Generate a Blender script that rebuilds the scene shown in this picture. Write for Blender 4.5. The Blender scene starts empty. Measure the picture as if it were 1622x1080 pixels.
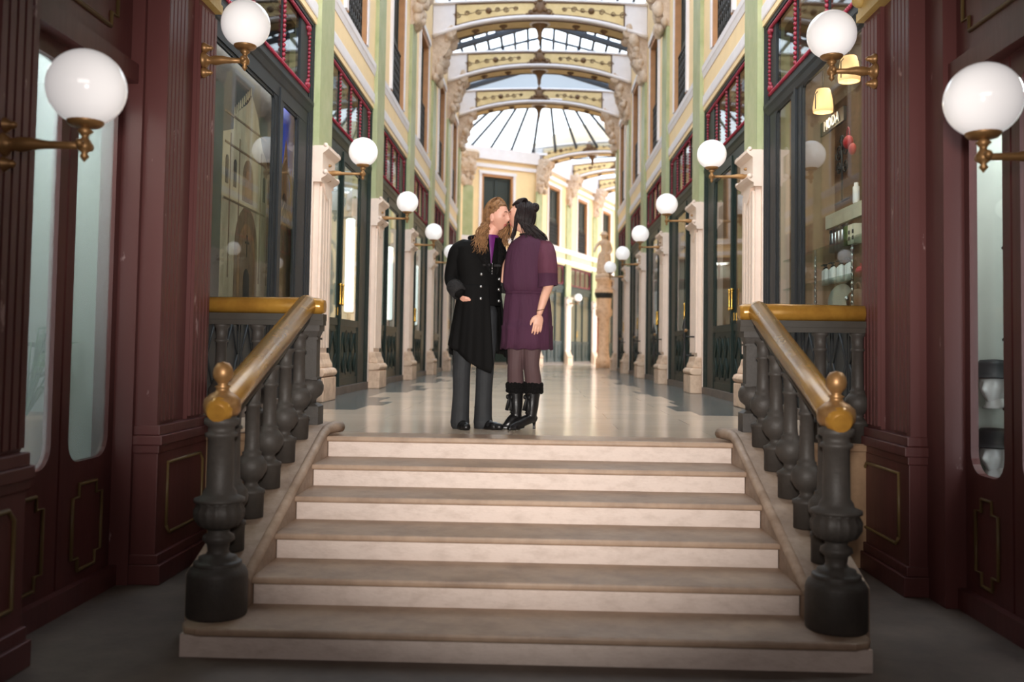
import bpy, bmesh, math, random
from mathutils import Vector, Matrix

random.seed(7)
C = bpy.context.scene.collection
SC = bpy.context.scene

# ------------------------------------------------------------------ camera
cam_d = bpy.data.cameras.new('camera')
cam = bpy.data.objects.new('camera', cam_d)
C.objects.link(cam)
R_ = Vector((0.999553, 0.025966, 0.014821))
U_ = Vector((-0.013669, -0.043994, 0.998938))
F_ = Vector((-0.026591, 0.998694, 0.043619))
cam.matrix_world = Matrix(((R_.x, U_.x, -F_.x, 0), (R_.y, U_.y, -F_.y, 0), (R_.z, U_.z, -F_.z, 0.62), (0, 0, 0, 1)))
cam_d.sensor_width = 36.0
cam_d.lens = 1500.0 / 1622.0 * 36.0
cam_d.shift_y = (486.92 - 540.0) / 1622.0
cam_d.clip_start = 0.05
cam_d.clip_end = 300
cam_d.dof.use_dof = True
cam_d.dof.focus_distance = 7.6
cam_d.dof.aperture_fstop = 1.5
SC.camera = cam

# ------------------------------------------------------------------ light
SC.view_settings.view_transform = 'Standard'
SC.view_settings.look = 'None'
SC.view_settings.gamma = 1.0
SC.view_settings.exposure = 0.0
SC.view_settings.use_curve_mapping = False
SC.cycles.max_bounces = 10
SC.cycles.diffuse_bounces = 5
SC.cycles.glossy_bounces = 4
SC.cycles.transparent_max_bounces = 24
SC.cycles.transmission_bounces = 4
SC.cycles.sample_clamp_indirect = 4.0
SC.cycles.caustics_reflective = False
SC.cycles.caustics_refractive = False
SC.cycles.use_denoising = True

wd = bpy.data.worlds.new('sky')
SC.world = wd
wd.use_nodes = True
bg = wd.node_tree.nodes['Background']
bg.inputs[0].default_value = (0.90, 0.96, 1.0, 1)
bg.inputs[1].default_value = SKY = 6.0

def lamp(name, kind, loc, energy, color=(1, 1, 1), size=0.2, size_y=None, rot=None, **kw):
    d = bpy.data.lights.new(name, kind)
    d.energy = energy
    d.color = color
    if kind == 'AREA':
        d.size = size
        if size_y:
            d.shape = 'RECTANGLE'
            d.size_y = size_y
    elif kind in ('POINT', 'SPOT'):
        d.shadow_soft_size = size
    for k, v in kw.items():
        setattr(d, k, v)
    o = bpy.data.objects.new(name, d)
    C.objects.link(o)
    o.location = loc
    if rot:
        o.rotation_euler = rot
    return o

# the photographer's flash, just above the lens, and an unseen fill light added behind the camera
lamp('camera_flash', 'SPOT', (0.0, 0.0, 0.95), 2150, (1.0, 0.94, 0.88), 0.10, rot=(math.radians(96), 0, 0), spot_size=math.radians(60), spot_blend=1.0)
lamp('entrance_fill_light', 'AREA', (0.0, -2.0, 2.3), 75, (1.0, 0.92, 0.88), 3.6, 1.2, rot=(math.radians(104), 0, 0))

# ------------------------------------------------------------------ materials
def lin(r, g, b):
    f = lambda c: (c / 255.0) / 12.92 if c / 255.0 <= 0.04045 else ((c / 255.0 + 0.055) / 1.055) ** 2.4
    return (f(r), f(g), f(b))

def mat(name, rgb, rough=0.5, metal=0.0, var=0.0, vscale=6.0, bump=0.0, bscale=30.0, rgb2=None, emit=0.0, coat=0.0, spec=0.5, sheen=0.0, stretch=None, thresh=None):
    m = bpy.data.materials.new(name)
    m.use_nodes = True
    nt = m.node_tree
    b = nt.nodes['Principled BSDF']
    col = lin(*rgb)
    b.inputs['Base Color'].default_value = (*col, 1)
    b.inputs['Roughness'].default_value = rough
    b.inputs['Metallic'].default_value = metal
    b.inputs['Specular IOR Level'].default_value = spec
    b.inputs['Coat Weight'].default_value = coat
    b.inputs['Coat Roughness'].default_value = 0.08
    b.inputs['Sheen Weight'].default_value = sheen
    if emit:
        b.inputs['Emission Color'].default_value = (*col, 1)
        b.inputs['Emission Strength'].default_value = emit
    if var or bump or rgb2:
        tc = nt.nodes.new('ShaderNodeTexCoord')
        mp = nt.nodes.new('ShaderNodeMapping')
        if stretch:
            mp.inputs['Scale'].default_value = stretch
        nt.links.new(tc.outputs['Object'], mp.inputs['Vector'])
    if var or rgb2:
        n = nt.nodes.new('ShaderNodeTexNoise')
        n.inputs['Scale'].default_value = vscale
        n.inputs['Detail'].default_value = 6
        n.inputs['Roughness'].default_value = 0.65
        nt.links.new(mp.outputs['Vector'], n.inputs['Vector'])
        rp = nt.nodes.new('ShaderNodeValToRGB')
        lo, hi = thresh or (0.3, 0.7)
        rp.color_ramp.elements[0].position = lo
        rp.color_ramp.elements[1].position = hi
        c2 = lin(*rgb2) if rgb2 else tuple(min(1, c * (1 + var)) for c in col)
        c1 = col if rgb2 else tuple(c * (1 - var) for c in col)
        rp.color_ramp.elements[0].color = (*c1, 1)
        rp.color_ramp.elements[1].color = (*c2, 1)
        nt.links.new(n.outputs['Fac'], rp.inputs['Fac'])
        nt.links.new(rp.outputs['Color'], b.inputs['Base Color'])
    if bump:
        n2 = nt.nodes.new('ShaderNodeTexNoise')
        n2.inputs['Scale'].default_value = bscale
        n2.inputs['Detail'].default_value = 5
        nt.links.new(mp.outputs['Vector'], n2.inputs['Vector'])
        bp = nt.nodes.new('ShaderNodeBump')
        bp.inputs['Strength'].default_value = bump
        bp.inputs['Distance'].default_value = 0.02
        nt.links.new(n2.outputs['Fac'], bp.inputs['Height'])
        nt.links.new(bp.outputs['Normal'], b.inputs['Normal'])
    return m

def glass(name, tint=(1, 1, 1), gloss_rough=0.01, ior=1.5, haze=0.0, refl=0.5):
    m = bpy.data.materials.new(name)
    m.use_nodes = True
    nt = m.node_tree
    nt.nodes.clear()
    out = nt.nodes.new('ShaderNodeOutputMaterial')
    mx = nt.nodes.new('ShaderNodeMixShader')
    lw = nt.nodes.new('ShaderNodeLayerWeight')
    lw.inputs['Blend'].default_value = 0.5
    pw = nt.nodes.new('ShaderNodeMath'); pw.operation = 'POWER'
    pw.inputs[1].default_value = 5.0
    fr = nt.nodes.new('ShaderNodeMath'); fr.operation = 'MULTIPLY_ADD'
    fr.inputs[1].default_value = refl
    fr.inputs[2].default_value = ((ior - 1) / (ior + 1)) ** 2
    nt.links.new(lw.outputs['Facing'], pw.inputs[0])
    nt.links.new(pw.outputs[0], fr.inputs[0])
    tr = nt.nodes.new('ShaderNodeBsdfTransparent')
    tr.inputs['Color'].default_value = (*tint, 1)
    gl = nt.nodes.new('ShaderNodeBsdfGlossy')
    gl.inputs['Roughness'].default_value = gloss_rough
    nt.links.new(fr.outputs[0], mx.inputs[0])
    if haze:
        df = nt.nodes.new('ShaderNodeBsdfTranslucent')
        df.inputs['Color'].default_value = (0.8, 0.85, 0.9, 1)
        m2 = nt.nodes.new('ShaderNodeMixShader')
        m2.inputs[0].default_value = haze
        nt.links.new(tr.outputs[0], m2.inputs[1])
        nt.links.new(df.outputs[0], m2.inputs[2])
        nt.links.new(m2.outputs[0], mx.inputs[1])
    else:
        nt.links.new(tr.outputs[0], mx.inputs[1])
    nt.links.new(gl.outputs[0], mx.inputs[2])
    nt.links.new(mx.outputs[0], out.inputs[0])
    return m

def tile_mat(name, rgb, rgb2, mortar, bw, rh, msize, rough, var=0.15):
    m = bpy.data.materials.new(name)
    m.use_nodes = True
    nt = m.node_tree
    b = nt.nodes['Principled BSDF']
    b.inputs['Roughness'].default_value = rough
    tc = nt.nodes.new('ShaderNodeTexCoord')
    br = nt.nodes.new('ShaderNodeTexBrick')
    br.inputs['Color1'].default_value = (*lin(*rgb), 1)
    br.inputs['Color2'].default_value = (*lin(*rgb2), 1)
    br.inputs['Mortar'].default_value = (*lin(*mortar), 1)
    br.inputs['Scale'].default_value = 1.0
    br.inputs['Mortar Size'].default_value = msize
    br.inputs['Brick Width'].default_value = bw
    br.inputs['Row Height'].default_value = rh
    nt.links.new(tc.outputs['Object'], br.inputs['Vector'])
    n = nt.nodes.new('ShaderNodeTexNoise')
    n.inputs['Scale'].default_value = 1.4
    n.inputs['Detail'].default_value = 7
    nt.links.new(tc.outputs['Object'], n.inputs['Vector'])
    hs = nt.nodes.new('ShaderNodeMixRGB')
    hs.blend_type = 'MULTIPLY'
    hs.inputs[0].default_value = 1.0
    rp = nt.nodes.new('ShaderNodeValToRGB')
    rp.color_ramp.elements[0].position = 0.3
    rp.color_ramp.elements[1].position = 0.7
    rp.color_ramp.elements[0].color = (1 - var, 1 - var, 1 - var, 1)
    rp.color_ramp.elements[1].color = (1, 1, 1, 1)
    nt.links.new(n.outputs['Fac'], rp.inputs['Fac'])
    nt.links.new(br.outputs['Color'], hs.inputs[1])
    nt.links.new(rp.outputs['Color'], hs.inputs[2])
    nt.links.new(hs.outputs[0], b.inputs['Base Color'])
    return m

M = {}
M['maroon'] = mat('maroon_paint', (98, 54, 52), 0.42, var=0.25, vscale=3.0, bump=0.08, bscale=20, stretch=(1, 1, 0.15))
M['maroon_worn'] = mat('maroon_paint_worn', (98, 54, 52), 0.48, rgb2=(160, 130, 128), vscale=9, thresh=(0.66, 0.72), stretch=(1, 1, 0.45))
M['gold_line'] = mat('gold_paint_line', (118, 96, 60), 0.45)
M['gilt'] = mat('gilded_plaster', (190, 160, 95), 0.5, bump=0.3)
M['green'] = mat('green_marbled_plaster', (146, 154, 108), 0.5, rgb2=(174, 174, 134), vscale=2.5, bump=0.05)
M['pink'] = mat('pale_pink_stone', (226, 204, 188), 0.5, var=0.07, vscale=5)
M['pink_worn'] = mat('worn_base_stone', (214, 184, 158), 0.6, rgb2=(160, 122, 98), vscale=7, thresh=(0.45, 0.8), bump=0.1)
M['white'] = mat('white_cornice_plaster', (226, 219, 222), 0.55, var=0.04)
M['yellow'] = mat('cream_yellow_plaster', (240, 210, 162), 0.6, var=0.05, vscale=3)
M['relief'] = mat('cream_relief_plaster', (216, 196, 178), 0.7, rgb2=(182, 156, 134), vscale=9, bump=0.4, bscale=25)
M['orange_wood'] = mat('orange_brown_trim', (176, 124, 80), 0.5, var=0.12)
M['dkgreen'] = mat('dark_green_paint', (22, 36, 32), 0.45, var=0.15, spec=0.2)
M['dkgrey'] = mat('charcoal_paint', (40, 42, 44), 0.5, var=0.12, spec=0.2)
M['red'] = mat('crimson_paint', (132, 26, 46), 0.4, var=0.15)
M['iron'] = mat('dark_cast_iron', (66, 61, 57), 0.55, var=0.12, vscale=20, bump=0.12, bscale=60, spec=0.4)
M['wrought'] = mat('black_wrought_iron', (34, 30, 28), 0.5)
M['rail'] = mat('worn_brass_rail', (184, 136, 58), 0.24, metal=0.25, rgb2=(140, 96, 40), vscale=5, thresh=(0.4, 0.8), spec=.5)
M['railiron'] = mat('dull_bronze_rail', (50, 43, 34), 0.5, metal=0.1, var=0.2)
M['brass'] = mat('aged_brass', (150, 112, 70), 0.42, metal=0.5, var=0.2, vscale=20)
M['bright_brass'] = mat('polished_brass', (222, 176, 84), 0.2, metal=0.9)
M['opal'] = mat('opal_glass', (247, 243, 242), 0.12, emit=0.4, coat=0.3)
M['tread'] = mat('tan_stone_tread', (176, 150, 128), 0.5, rgb2=(140, 116, 98), vscale=5, thresh=(0.4, 0.8), bump=0.12, bscale=40)
M['riser'] = mat('pale_limestone_riser', (222, 206, 196), 0.65, rgb2=(190, 172, 160), vscale=8, thresh=(0.45, 0.9), bump=0.15, bscale=40, stretch=(1, 1, 2.2))
M['kerb'] = mat('worn_kerb_stone', (178, 156, 138), 0.6, rgb2=(140, 118, 100), vscale=7, bump=0.2, bscale=35)
M['tanwall'] = mat('tan_retaining_stone', (186, 152, 118), 0.7, rgb2=(150, 118, 90), vscale=4, bump=0.15)
M['fl_lower'] = mat('dark_stone_paving', (112, 98, 88), 0.6, rgb2=(82, 70, 62), vscale=2.5, bump=0.1)
M['fl_cream'] = tile_mat('cream_marble_tiles', (222, 200, 178), (212, 192, 172), (196, 176, 156), 1.3, 0.62, 0.004, 0.16)
M['fl_dark'] = tile_mat('grey_marble_border', (112, 112, 108), (100, 101, 98), (90, 90, 88), 0.8, 0.37, 0.003, 0.2)
M['fl_tan'] = mat('tan_landing_stone', (178, 148, 124), 0.3, rgb2=(150, 122, 100), vscale=3)
M['shop_glass'] = glass('shop_glass', (0.93, 0.95, 0.94), 0.015, 1.5, refl=.42)
M['door_clear'] = glass('clear_door_glass', (0.95, 0.97, 0.96), 0.015, 1.4, refl=.14)
M['door_glass'] = mat('frosted_door_glass', (176, 186, 178), 0.25, var=0.06)
M['roof_glass'] = glass('roof_glass', (0.44, 0.49, 0.55), 0.1, 1.3, haze=0.3, refl=.3)
M['dome_glass'] = glass('dome_glass', (0.50, 0.53, 0.56), 0.1, 1.2, haze=0.15, refl=.3)
M['frost'] = glass('obscured_glass', (0.9, 0.95, 0.92), 0.2, 1.35, haze=0.25, refl=.12)
M['roofiron'] = mat('slate_grey_ironwork', (62, 68, 78), 0.5)
M['ochre'] = mat('ochre_painted_panel', (226, 200, 150), 0.55, rgb2=(206, 178, 124), vscale=3)
M['brown'] = mat('brown_painted_ornament', (104, 74, 46), 0.5, var=0.2, vscale=12)
M['roomtan'] = mat('shop_tan_wall', (170, 140, 108), 0.8, rgb2=(130, 100, 76), vscale=1.6)
M['roomgrey'] = mat('shop_pale_grey_wall', (158, 164, 156), 0.8, var=0.08, vscale=1.5)
M['roomdark'] = mat('shop_dark_wall', (62, 56, 52), 0.8, var=0.1)
M['shutter'] = mat('dark_green_shutter', (30, 40, 36), 0.5, var=0.1)
M['lit'] = mat('warm_lamp_shade', (255, 206, 140), 0.5, emit=1.1)
M['tube'] = mat('white_streak_glow', (240, 250, 246), 0.4, emit=1.5)  # glow of the tubes added behind the left shop glass
M['black'] = mat('black_matte', (20, 19, 20), 0.6)

# ------------------------------------------------------------------ mesh builder
class Fr:
    """a vertical wall frame: t runs along the wall, z up, d out from the wall into the passage"""
    def __init__(s, o, u, n):
        s.o, s.u, s.n = Vector((o[0], o[1], 0)), Vector((u[0], u[1], 0)).normalized(), Vector((n[0], n[1], 0)).normalized()
    def P(s, t, z, d=0.0):
        p = s.o + s.u * t + s.n * d
        return (p.x, p.y, z)

class MB:
    def __init__(s):
        s.v, s.f, s.mi, s.sm = [], [], [], []
    def add(s, vs, fs, mi=0, smooth=False):
        o = len(s.v)
        s.v += [tuple(p) for p in vs]
        for f in fs:
            s.f.append([i + o for i in f]); s.mi.append(mi); s.sm.append(smooth)
        return s
    def hexa(s, p, mi=0):
        return s.add(p, [(0, 1, 2, 3), (7, 6, 5, 4), (0, 4, 5, 1), (1, 5, 6, 2), (2, 6, 7, 3), (3, 7, 4, 0)], mi)
    def box(s, x0, x1, y0, y1, z0, z1, mi=0):
        return s.hexa([(x0, y0, z0), (x1, y0, z0), (x1, y1, z0), (x0, y1, z0), (x0, y0, z1), (x1, y0, z1), (x1, y1, z1), (x0, y1, z1)], mi)
    def obox(s, fr, t0, t1, z0, z1, d0, d1, mi=0):
        P = fr.P
        return s.hexa([P(t0, z0, d0), P(t1, z0, d0), P(t1, z0, d1), P(t0, z0, d1), P(t0, z1, d0), P(t1, z1, d0), P(t1, z1, d1), P(t0, z1, d1)], mi)
    def fbox(s, fr, t0, t1, z0, z1, d0, d1, zb0, zb1, mi=0):
        """box whose far-t end has other heights"""
        P = fr.P
        return s.hexa([P(t0, z0, d0), P(t1, zb0, d0), P(t1, zb0, d1), P(t0, z0, d1), P(t0, z1, d0), P(t1, zb1, d0), P(t1, zb1, d1), P(t0, z1, d1)], mi)
    def prism(s, pa, pb, mi=0, smooth=False):
        n = len(pa)
        fs = [tuple(range(n)), tuple(range(2 * n - 1, n - 1, -1))]
        s.add(list(pa) + list(pb), fs, mi)
        o = len(s.v) - 2 * n
        for i in range(n):
            j = (i + 1) % n
            s.f.append([o + i, o + n + i, o + n + j, o + j]); s.mi.append(mi); s.sm.append(smooth)
        return s
    def oprism(s, fr, poly, d0, d1, mi=0):
        return s.prism([fr.P(t, z, d0) for t, z in poly], [fr.P(t, z, d1) for t, z in poly], mi)
    def oprof(s, fr, prof, t0, t1, mi=0):
        """profile in (d,z) swept along t"""
        return s.prism([fr.P(t0, z, d) for d, z in prof], [fr.P(t1, z, d) for d, z in prof], mi)
    def lathe(s, prof, c=(0, 0, 0), axis=(0, 0, 1), n=20, mi=0, smooth=True, sq=(1, 1), flute=0, fl_depth=0.0, caps=True):
        a = Vector(axis).normalized()
        e1 = a.orthogonal().normalized() if abs(a.z) < 0.99 else Vector((1, 0, 0))
        e2 = a.cross(e1)
        c = Vector(c)
        vs, fs = [], []
        for r, h in prof:
            for i in range(n):
                t = 2 * math.pi * i / n
                rr = r * (1 - fl_depth * (0.5 + 0.5 * math.cos(flute * t))) if flute else r
                vs.append(c + a * h + e1 * (rr * math.cos(t) * sq[0]) + e2 * (rr * math.sin(t) * sq[1]))
        m = len(prof)
        for k in range(m - 1):
            for i in range(n):
                j = (i + 1) % n
                fs.append((k * n + i, k * n + j, (k + 1) * n + j, (k + 1) * n + i))
        s.add(vs, fs, mi, smooth)
        o = len(s.v) - len(vs)
        for k in (0, m - 1):
            if caps and prof[k][0] > 1e-5:
                s.f.append([o + k * n + i for i in range(n)]); s.mi.append(mi); s.sm.append(False)
        return s
    def sphere(s, c, r, n=16, m=10, mi=0, sc=(1, 1, 1), rot=None):
        vs, fs = [], []
        c = Vector(c)
        def put(p):
            p = Vector((p[0] * sc[0], p[1] * sc[1], p[2] * sc[2])) * r
            if rot:
                p = rot @ p
            vs.append(c + p)
        put((0, 0, -1))
        for k in range(1, m):
            ph = -math.pi / 2 + math.pi * k / m
            for i in range(n):
                t = 2 * math.pi * i / n
                put((math.cos(ph) * math.cos(t), math.cos(ph) * math.sin(t), math.sin(ph)))
        put((0, 0, 1))
        for i in range(n):
            j = (i + 1) % n
            fs.append((0, 1 + j, 1 + i))
            for k in range(m - 2):
                a = 1 + k * n
                fs.append((a + i, a + j, a + n + j, a + n + i))
            a = 1 + (m - 2) * n
            fs.append((a + i, a + j, len(vs) - 1))
        return s.add(vs, fs, mi, True)
    def tube(s, pts, r, n=8, mi=0, caps=True, smooth=True, flat=1.0):
        pts = [Vector(p) for p in pts]
        k = len(pts)
        rs = r if isinstance(r, (list, tuple)) else [r] * k
        vs, fs = [], []
        prev = None
        for i in range(k):
            d = (pts[min(i + 1, k - 1)] - pts[max(i - 1, 0)])
            d = d.normalized() if d.length > 1e-9 else Vector((0, 0, 1))
            if prev is None:
                e1 = d.orthogonal().normalized()
            else:
                e1 = prev - d * prev.dot(d)
                e1 = e1.normalized() if e1.length > 1e-6 else d.orthogonal().normalized()
            prev = e1
            e2 = d.cross(e1)
            for j in range(n):
                t = 2 * math.pi * j / n
                vs.append(pts[i] + e1 * (rs[i] * math.cos(t)) + e2 * (rs[i] * flat * math.sin(t)))
        for i in range(k - 1):
            for j in range(n):
                q = (j + 1) % n
                fs.append((i * n + j, i * n + q, (i + 1) * n + q, (i + 1) * n + j))
        s.add(vs, fs, mi, smooth)
        if caps:
            o = len(s.v) - len(vs)
            for a in (0, k - 1):
                s.f.append([o + a * n + j for j in range(n)]); s.mi.append(mi); s.sm.append(False)
        return s
    def loft(s, rings, mi=0, smooth=True, closed=True, cap0=False, cap1=False):
        n = len(rings[0])
        vs = [p for r in rings for p in r]
        fs = []
        for k in range(len(rings) - 1):
            for i in range(n if closed else n - 1):
                j = (i + 1) % n
                fs.append((k * n + i, k * n + j, (k + 1) * n + j, (k + 1) * n + i))
        s.add(vs, fs, mi, smooth)
        o = len(s.v) - len(vs)
        if cap0:
            s.f.append([o + i for i in range(n)]); s.mi.append(mi); s.sm.append(smooth)
        if cap1:
            s.f.append([o + (len(rings) - 1) * n + i for i in range(n)]); s.mi.append(mi); s.sm.append(smooth)
        return s

def tag(o, label=None, cat=None, group=None, kind=None):
    if label: o['label'] = label
    if cat: o['category'] = cat
    if group: o['group'] = group
    if kind: o['kind'] = kind
    return o

def mesh_obj(name, mb, mats, off=(0, 0, 0), bevel=0.0, recalc=True):
    me = bpy.data.meshes.new(name)
    ox, oy, oz = off
    me.from_pydata([(x - ox, y - oy, z - oz) for x, y, z in mb.v], [], mb.f)
    for m in (mats if isinstance(mats, (list, tuple)) else [mats]):
        me.materials.append(M[m] if isinstance(m, str) else m)
    for p, mi, sm in zip(me.polygons, mb.mi, mb.sm):
        p.material_index = mi
        p.use_smooth = sm
    if recalc:
        bm = bmesh.new()
        bm.from_mesh(me)
        bmesh.ops.recalc_face_normals(bm, faces=bm.faces)
        bm.to_mesh(me)
        bm.free()
    me.update()
    o = bpy.data.objects.new(name, me)
    C.objects.link(o)
    if bevel:
        b = o.modifiers.new('bevel', 'BEVEL')
        b.width = bevel
        b.segments = 2
        b.limit_method = 'ANGLE'
    return o

ROOT = {}
def thing(name, label, cat, loc=(0, 0, 0), group=None, kind=None):
    o = bpy.data.objects.new(name, None)
    C.objects.link(o)
    o.location = loc
    o.empty_display_size = 0.1
    ROOT[o] = tuple(loc)
    return tag(o, label, cat, group, kind)

def part(name, mb, mats, parent, label=None, bevel=0.0, recalc=True, kind=None):
    off = ROOT[parent]
    o = mesh_obj(name, mb, mats, off, bevel, recalc)
    o.parent = parent
    ROOT[o] = off
    return tag(o, label, kind=kind)

def single(name, mb, mats, label, cat, loc=(0, 0, 0), group=None, kind=None, bevel=0.0):
    o = mesh_obj(name, mb, mats, loc, bevel)
    o.location = loc
    ROOT[o] = tuple(loc)
    return tag(o, label, cat, group, kind)

def struct(name, mb, mats, label=None, bevel=0.0):
    o = mesh_obj(name, mb, mats, (0, 0, 0), bevel)
    ROOT[o] = (0, 0, 0)
    return tag(o, label, None, None, 'structure')

def dup(root, loc, rotz=0.0, label=None):
    r = root.copy()
    C.objects.link(r)
    r.location = loc
    r.rotation_euler = (0, 0, rotz)
    if label:
        r['label'] = label
    for ch in list(root.children):
        c = ch.copy()
        C.objects.link(c)
        c.parent = r
        for g in list(ch.children):
            d = g.copy()
            C.objects.link(d)
            d.parent = c
    return r

ORD = ['first', 'second', 'third', 'fourth', 'fifth', 'sixth', 'seventh', 'eighth']

# ------------------------------------------------------------------ frames of the place
XL, XR = -2.5, 2.44
PY0, STEP = 10.68, 3.70
PY = [PY0 + STEP * k for k in range(6)]
FL = Fr((XL, 0), (0, 1), (1, 0))
FRT = Fr((XR, 0), (0, 1), (-1, 0))
WA0 = Vector((-2.95, 35.45, 0)); WA1 = Vector((-0.05, 37.1, 0))
ua = (WA1 - WA0).normalized()
FA = Fr(WA0, (ua.x, ua.y), (ua.y, -ua.x))
ub = Vector((0.36, 0.933, 0)).normalized()
FB = Fr(WA1, (ub.x, ub.y), (ub.y, -ub.x))
WC0 = WA1 + Vector((ub.y, -ub.x, 0)) * 4.3
FC = Fr(WC0, (ub.x, ub.y), (-ub.y, ub.x))
LEN_A = (WA1 - WA0).length

# ------------------------------------------------------------------ floors
mb = MB()
def quad(mb, x0, x1, y0, y1, mi, z=0.0):
    mb.add([(x0, y0, z), (x1, y0, z), (x1, y1, z), (x0, y1, z)], [(0, 1, 2, 3)], mi)
quad(mb, -2.66, 2.6, 6.54, 6.86, 2)
quad(mb, -2.66, 2.6, 6.86, 9.28, 0)
segL = [(0, .2, 1.77), (.2, .4, 1.62), (.4, .64, 1.79), (.64, 1.0, 2.07)]
segR = [(0, .16, 1.60), (.16, .4, 1.46), (.4, .64, 1.61), (.64, 1.0, 1.70)]
cuts = sorted(set([a for a, b, c in segL] + [a for a, b, c in segR] + [1.0]))
y = 9.28
for bay in range(6):
    for a, b in zip(cuts[:-1], cuts[1:]):
        ya, yb = y + a * STEP, y + b * STEP
        mid = (a + b) / 2
        xl = [c for p, q, c in segL if p <= mid < q][0]
        xr = [c for p, q, c in segR if p <= mid < q][0]
        quad(mb, -2.66, -xl, ya, yb, 1)
        quad(mb, -xl, xr, ya, yb, 0)
        quad(mb, xr, 2.6, ya, yb, 1)
    y += STEP
y_end = y
# rotunda and the second passage
def ring_pts(r):
    return [(0.2 + r * math.cos(2 * math.pi * i / 40), 33.3 + r * math.sin(2 * math.pi * i / 40), 0) for i in range(40)]
mb.add([(-6, y_end, 0), (9, y_end, 0), (12, 52, 0), (-6, 52, 0)], [(0, 1, 2, 3)], 0)
floor = struct('floor', mb, ['fl_cream', 'fl_dark', 'fl_tan'], 'upper marble floor of the arcade, cream tiles with a stepped grey border')
mb = MB()
for r0, r1 in ((2.05, 2.4), (3.1, 3.3)):
    a, b = ring_pts(r0), ring_pts(r1)
    vs = [(x, y, 0.004) for x, y, z in a] + [(x, y, 0.004) for x, y, z in b]
    mb.add(vs, [(i, (i + 1) % 40, 40 + (i + 1) % 40, 40 + i) for i in range(40)], 0)
struct('trim_1', mb, 'fl_dark', 'grey marble rings set in the rotunda floor')

mb = MB()
mb.box(-3.2, 3.2, -3.0, 7.0, -0.94, -0.84)
struct('floor_lower', mb, 'fl_lower', 'dark stone floor of the entrance below the steps')

# ------------------------------------------------------------------ staircase
XC = -0.045
stair = thing('staircase', 'six broad pale stone steps between two iron balustrades', 'stairs', (XC, 6.5, -0.84))
RZ, TR = 0.14, 0.42
for k in range(6):
    zt = -RZ * k
    yf = 6.52 - TR * k
    hw = 1.40 if k < 5 else 1.62
    mb = MB()
    mb.box(XC - hw + 0.015, XC + hw - 0.015, yf + 0.03, 6.9, zt - RZ + 0.0, zt - 0.036)
    st = part('step', mb, 'riser', stair)
    mb = MB()
    if k < 5:
        mb.box(XC - hw, XC + hw, yf, (yf + TR + 0.06) if k else 6.56, zt - 0.036, zt - 0.0005 if k else zt + 0.002)
    else:
        c = 0.1
        poly = [(XC - hw, yf + c), (XC - hw + 0.03, yf + 0.03), (XC - hw + c, yf), (XC + hw - c, yf), (XC + hw - 0.03, yf + 0.03), (XC + hw, yf + c), (XC + hw, yf + TR + 0.06), (XC - hw, yf + TR + 0.06)]
        mb.prism([(x, y, zt - 0.036) for x, y in poly], [(x, y, zt) for x, y in poly])
    part('tread', mb, 'tread', st, 'tan worn stone tread with a rounded nosing', bevel=0.012)

# sloped kerbs that carry the balusters
def zline(y):
    return -(6.52 - y) / TR * RZ
for sgn, side in ((-1, 'left'), (1, 'right')):
    fr = Fr((XC, 0), (0, 1), (sgn, 0))
    mb = MB()
    y0, y1 = 4.81, 6.62
    xi, xo = 1.39, 1.72
    lo, hi = zline(y0) + 0.03, 0.045
    prof = lambda x: [(XC + sgn * x, y0, -0.84), (XC + sgn * x, y0, lo), (XC + sgn * x, 6.45, zline(6.45) + 0.055), (XC + sgn * x, y1, hi + 0.02), (XC + sgn * x, 6.98, hi + 0.02), (XC + sgn * x, 6.98, -0.84)]
    mb.prism(prof(xi), prof(xo))
    kb = part('kerb', mb, 'kerb', stair, f'worn sloping stone kerb on the {side}', bevel=0.01)
    mb = MB()
    pts = [(XC + sgn * 1.40, y0 - .05, lo - .02), (XC + sgn * 1.40, 6.40, zline(6.40) + 0.05)]
    pts += [(XC + sgn * 1.395, 6.52, .045), (XC + sgn * 1.37, 6.62, .055), (XC + sgn * 1.33, 6.70, .05)]
    mb.tube(pts, [.028, .03, .034, .04, .035], 10)
    part('moulding', mb, 'kerb', kb)

# ------------------------------------------------------------------ balustrades
def baluster_prof(h, rb=0.072, rbulb=0.084, rs=0.041):
    return [(rb, 0), (rb, 0.13), (rb + .006, 0.135), (rb + .006, 0.15), (0.05, 0.165), (0.036, 0.185), (0.04, 0.20), (0.06, 0.215), (rbulb, 0.255), (rbulb + .002, 0.285), (rbulb - .002, 0.31), (rbulb - .02, 0.335), (0.052, 0.348), (0.054, 0.362), (0.044, 0.368), (rs, 0.40), (rs - .004, h - 0.13), (rs + .006, h - 0.125), (rs + .006, h - 0.11), (rs - .002, h - 0.105), (rs, h - 0.03), (rs + .014, h - 0.015), (rs + .014, h)]

def rail_xyz(sgn, t):
    """t 0..1 from the bottom newel to the top corner"""
    x0, x1 = 1.505, 1.59
    return Vector((XC + sgn * (x0 + (x1 - x0) * t), 4.66 + (6.66 - 4.66) * t, 0.315 + (0.905 - 0.315) * t))

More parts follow.
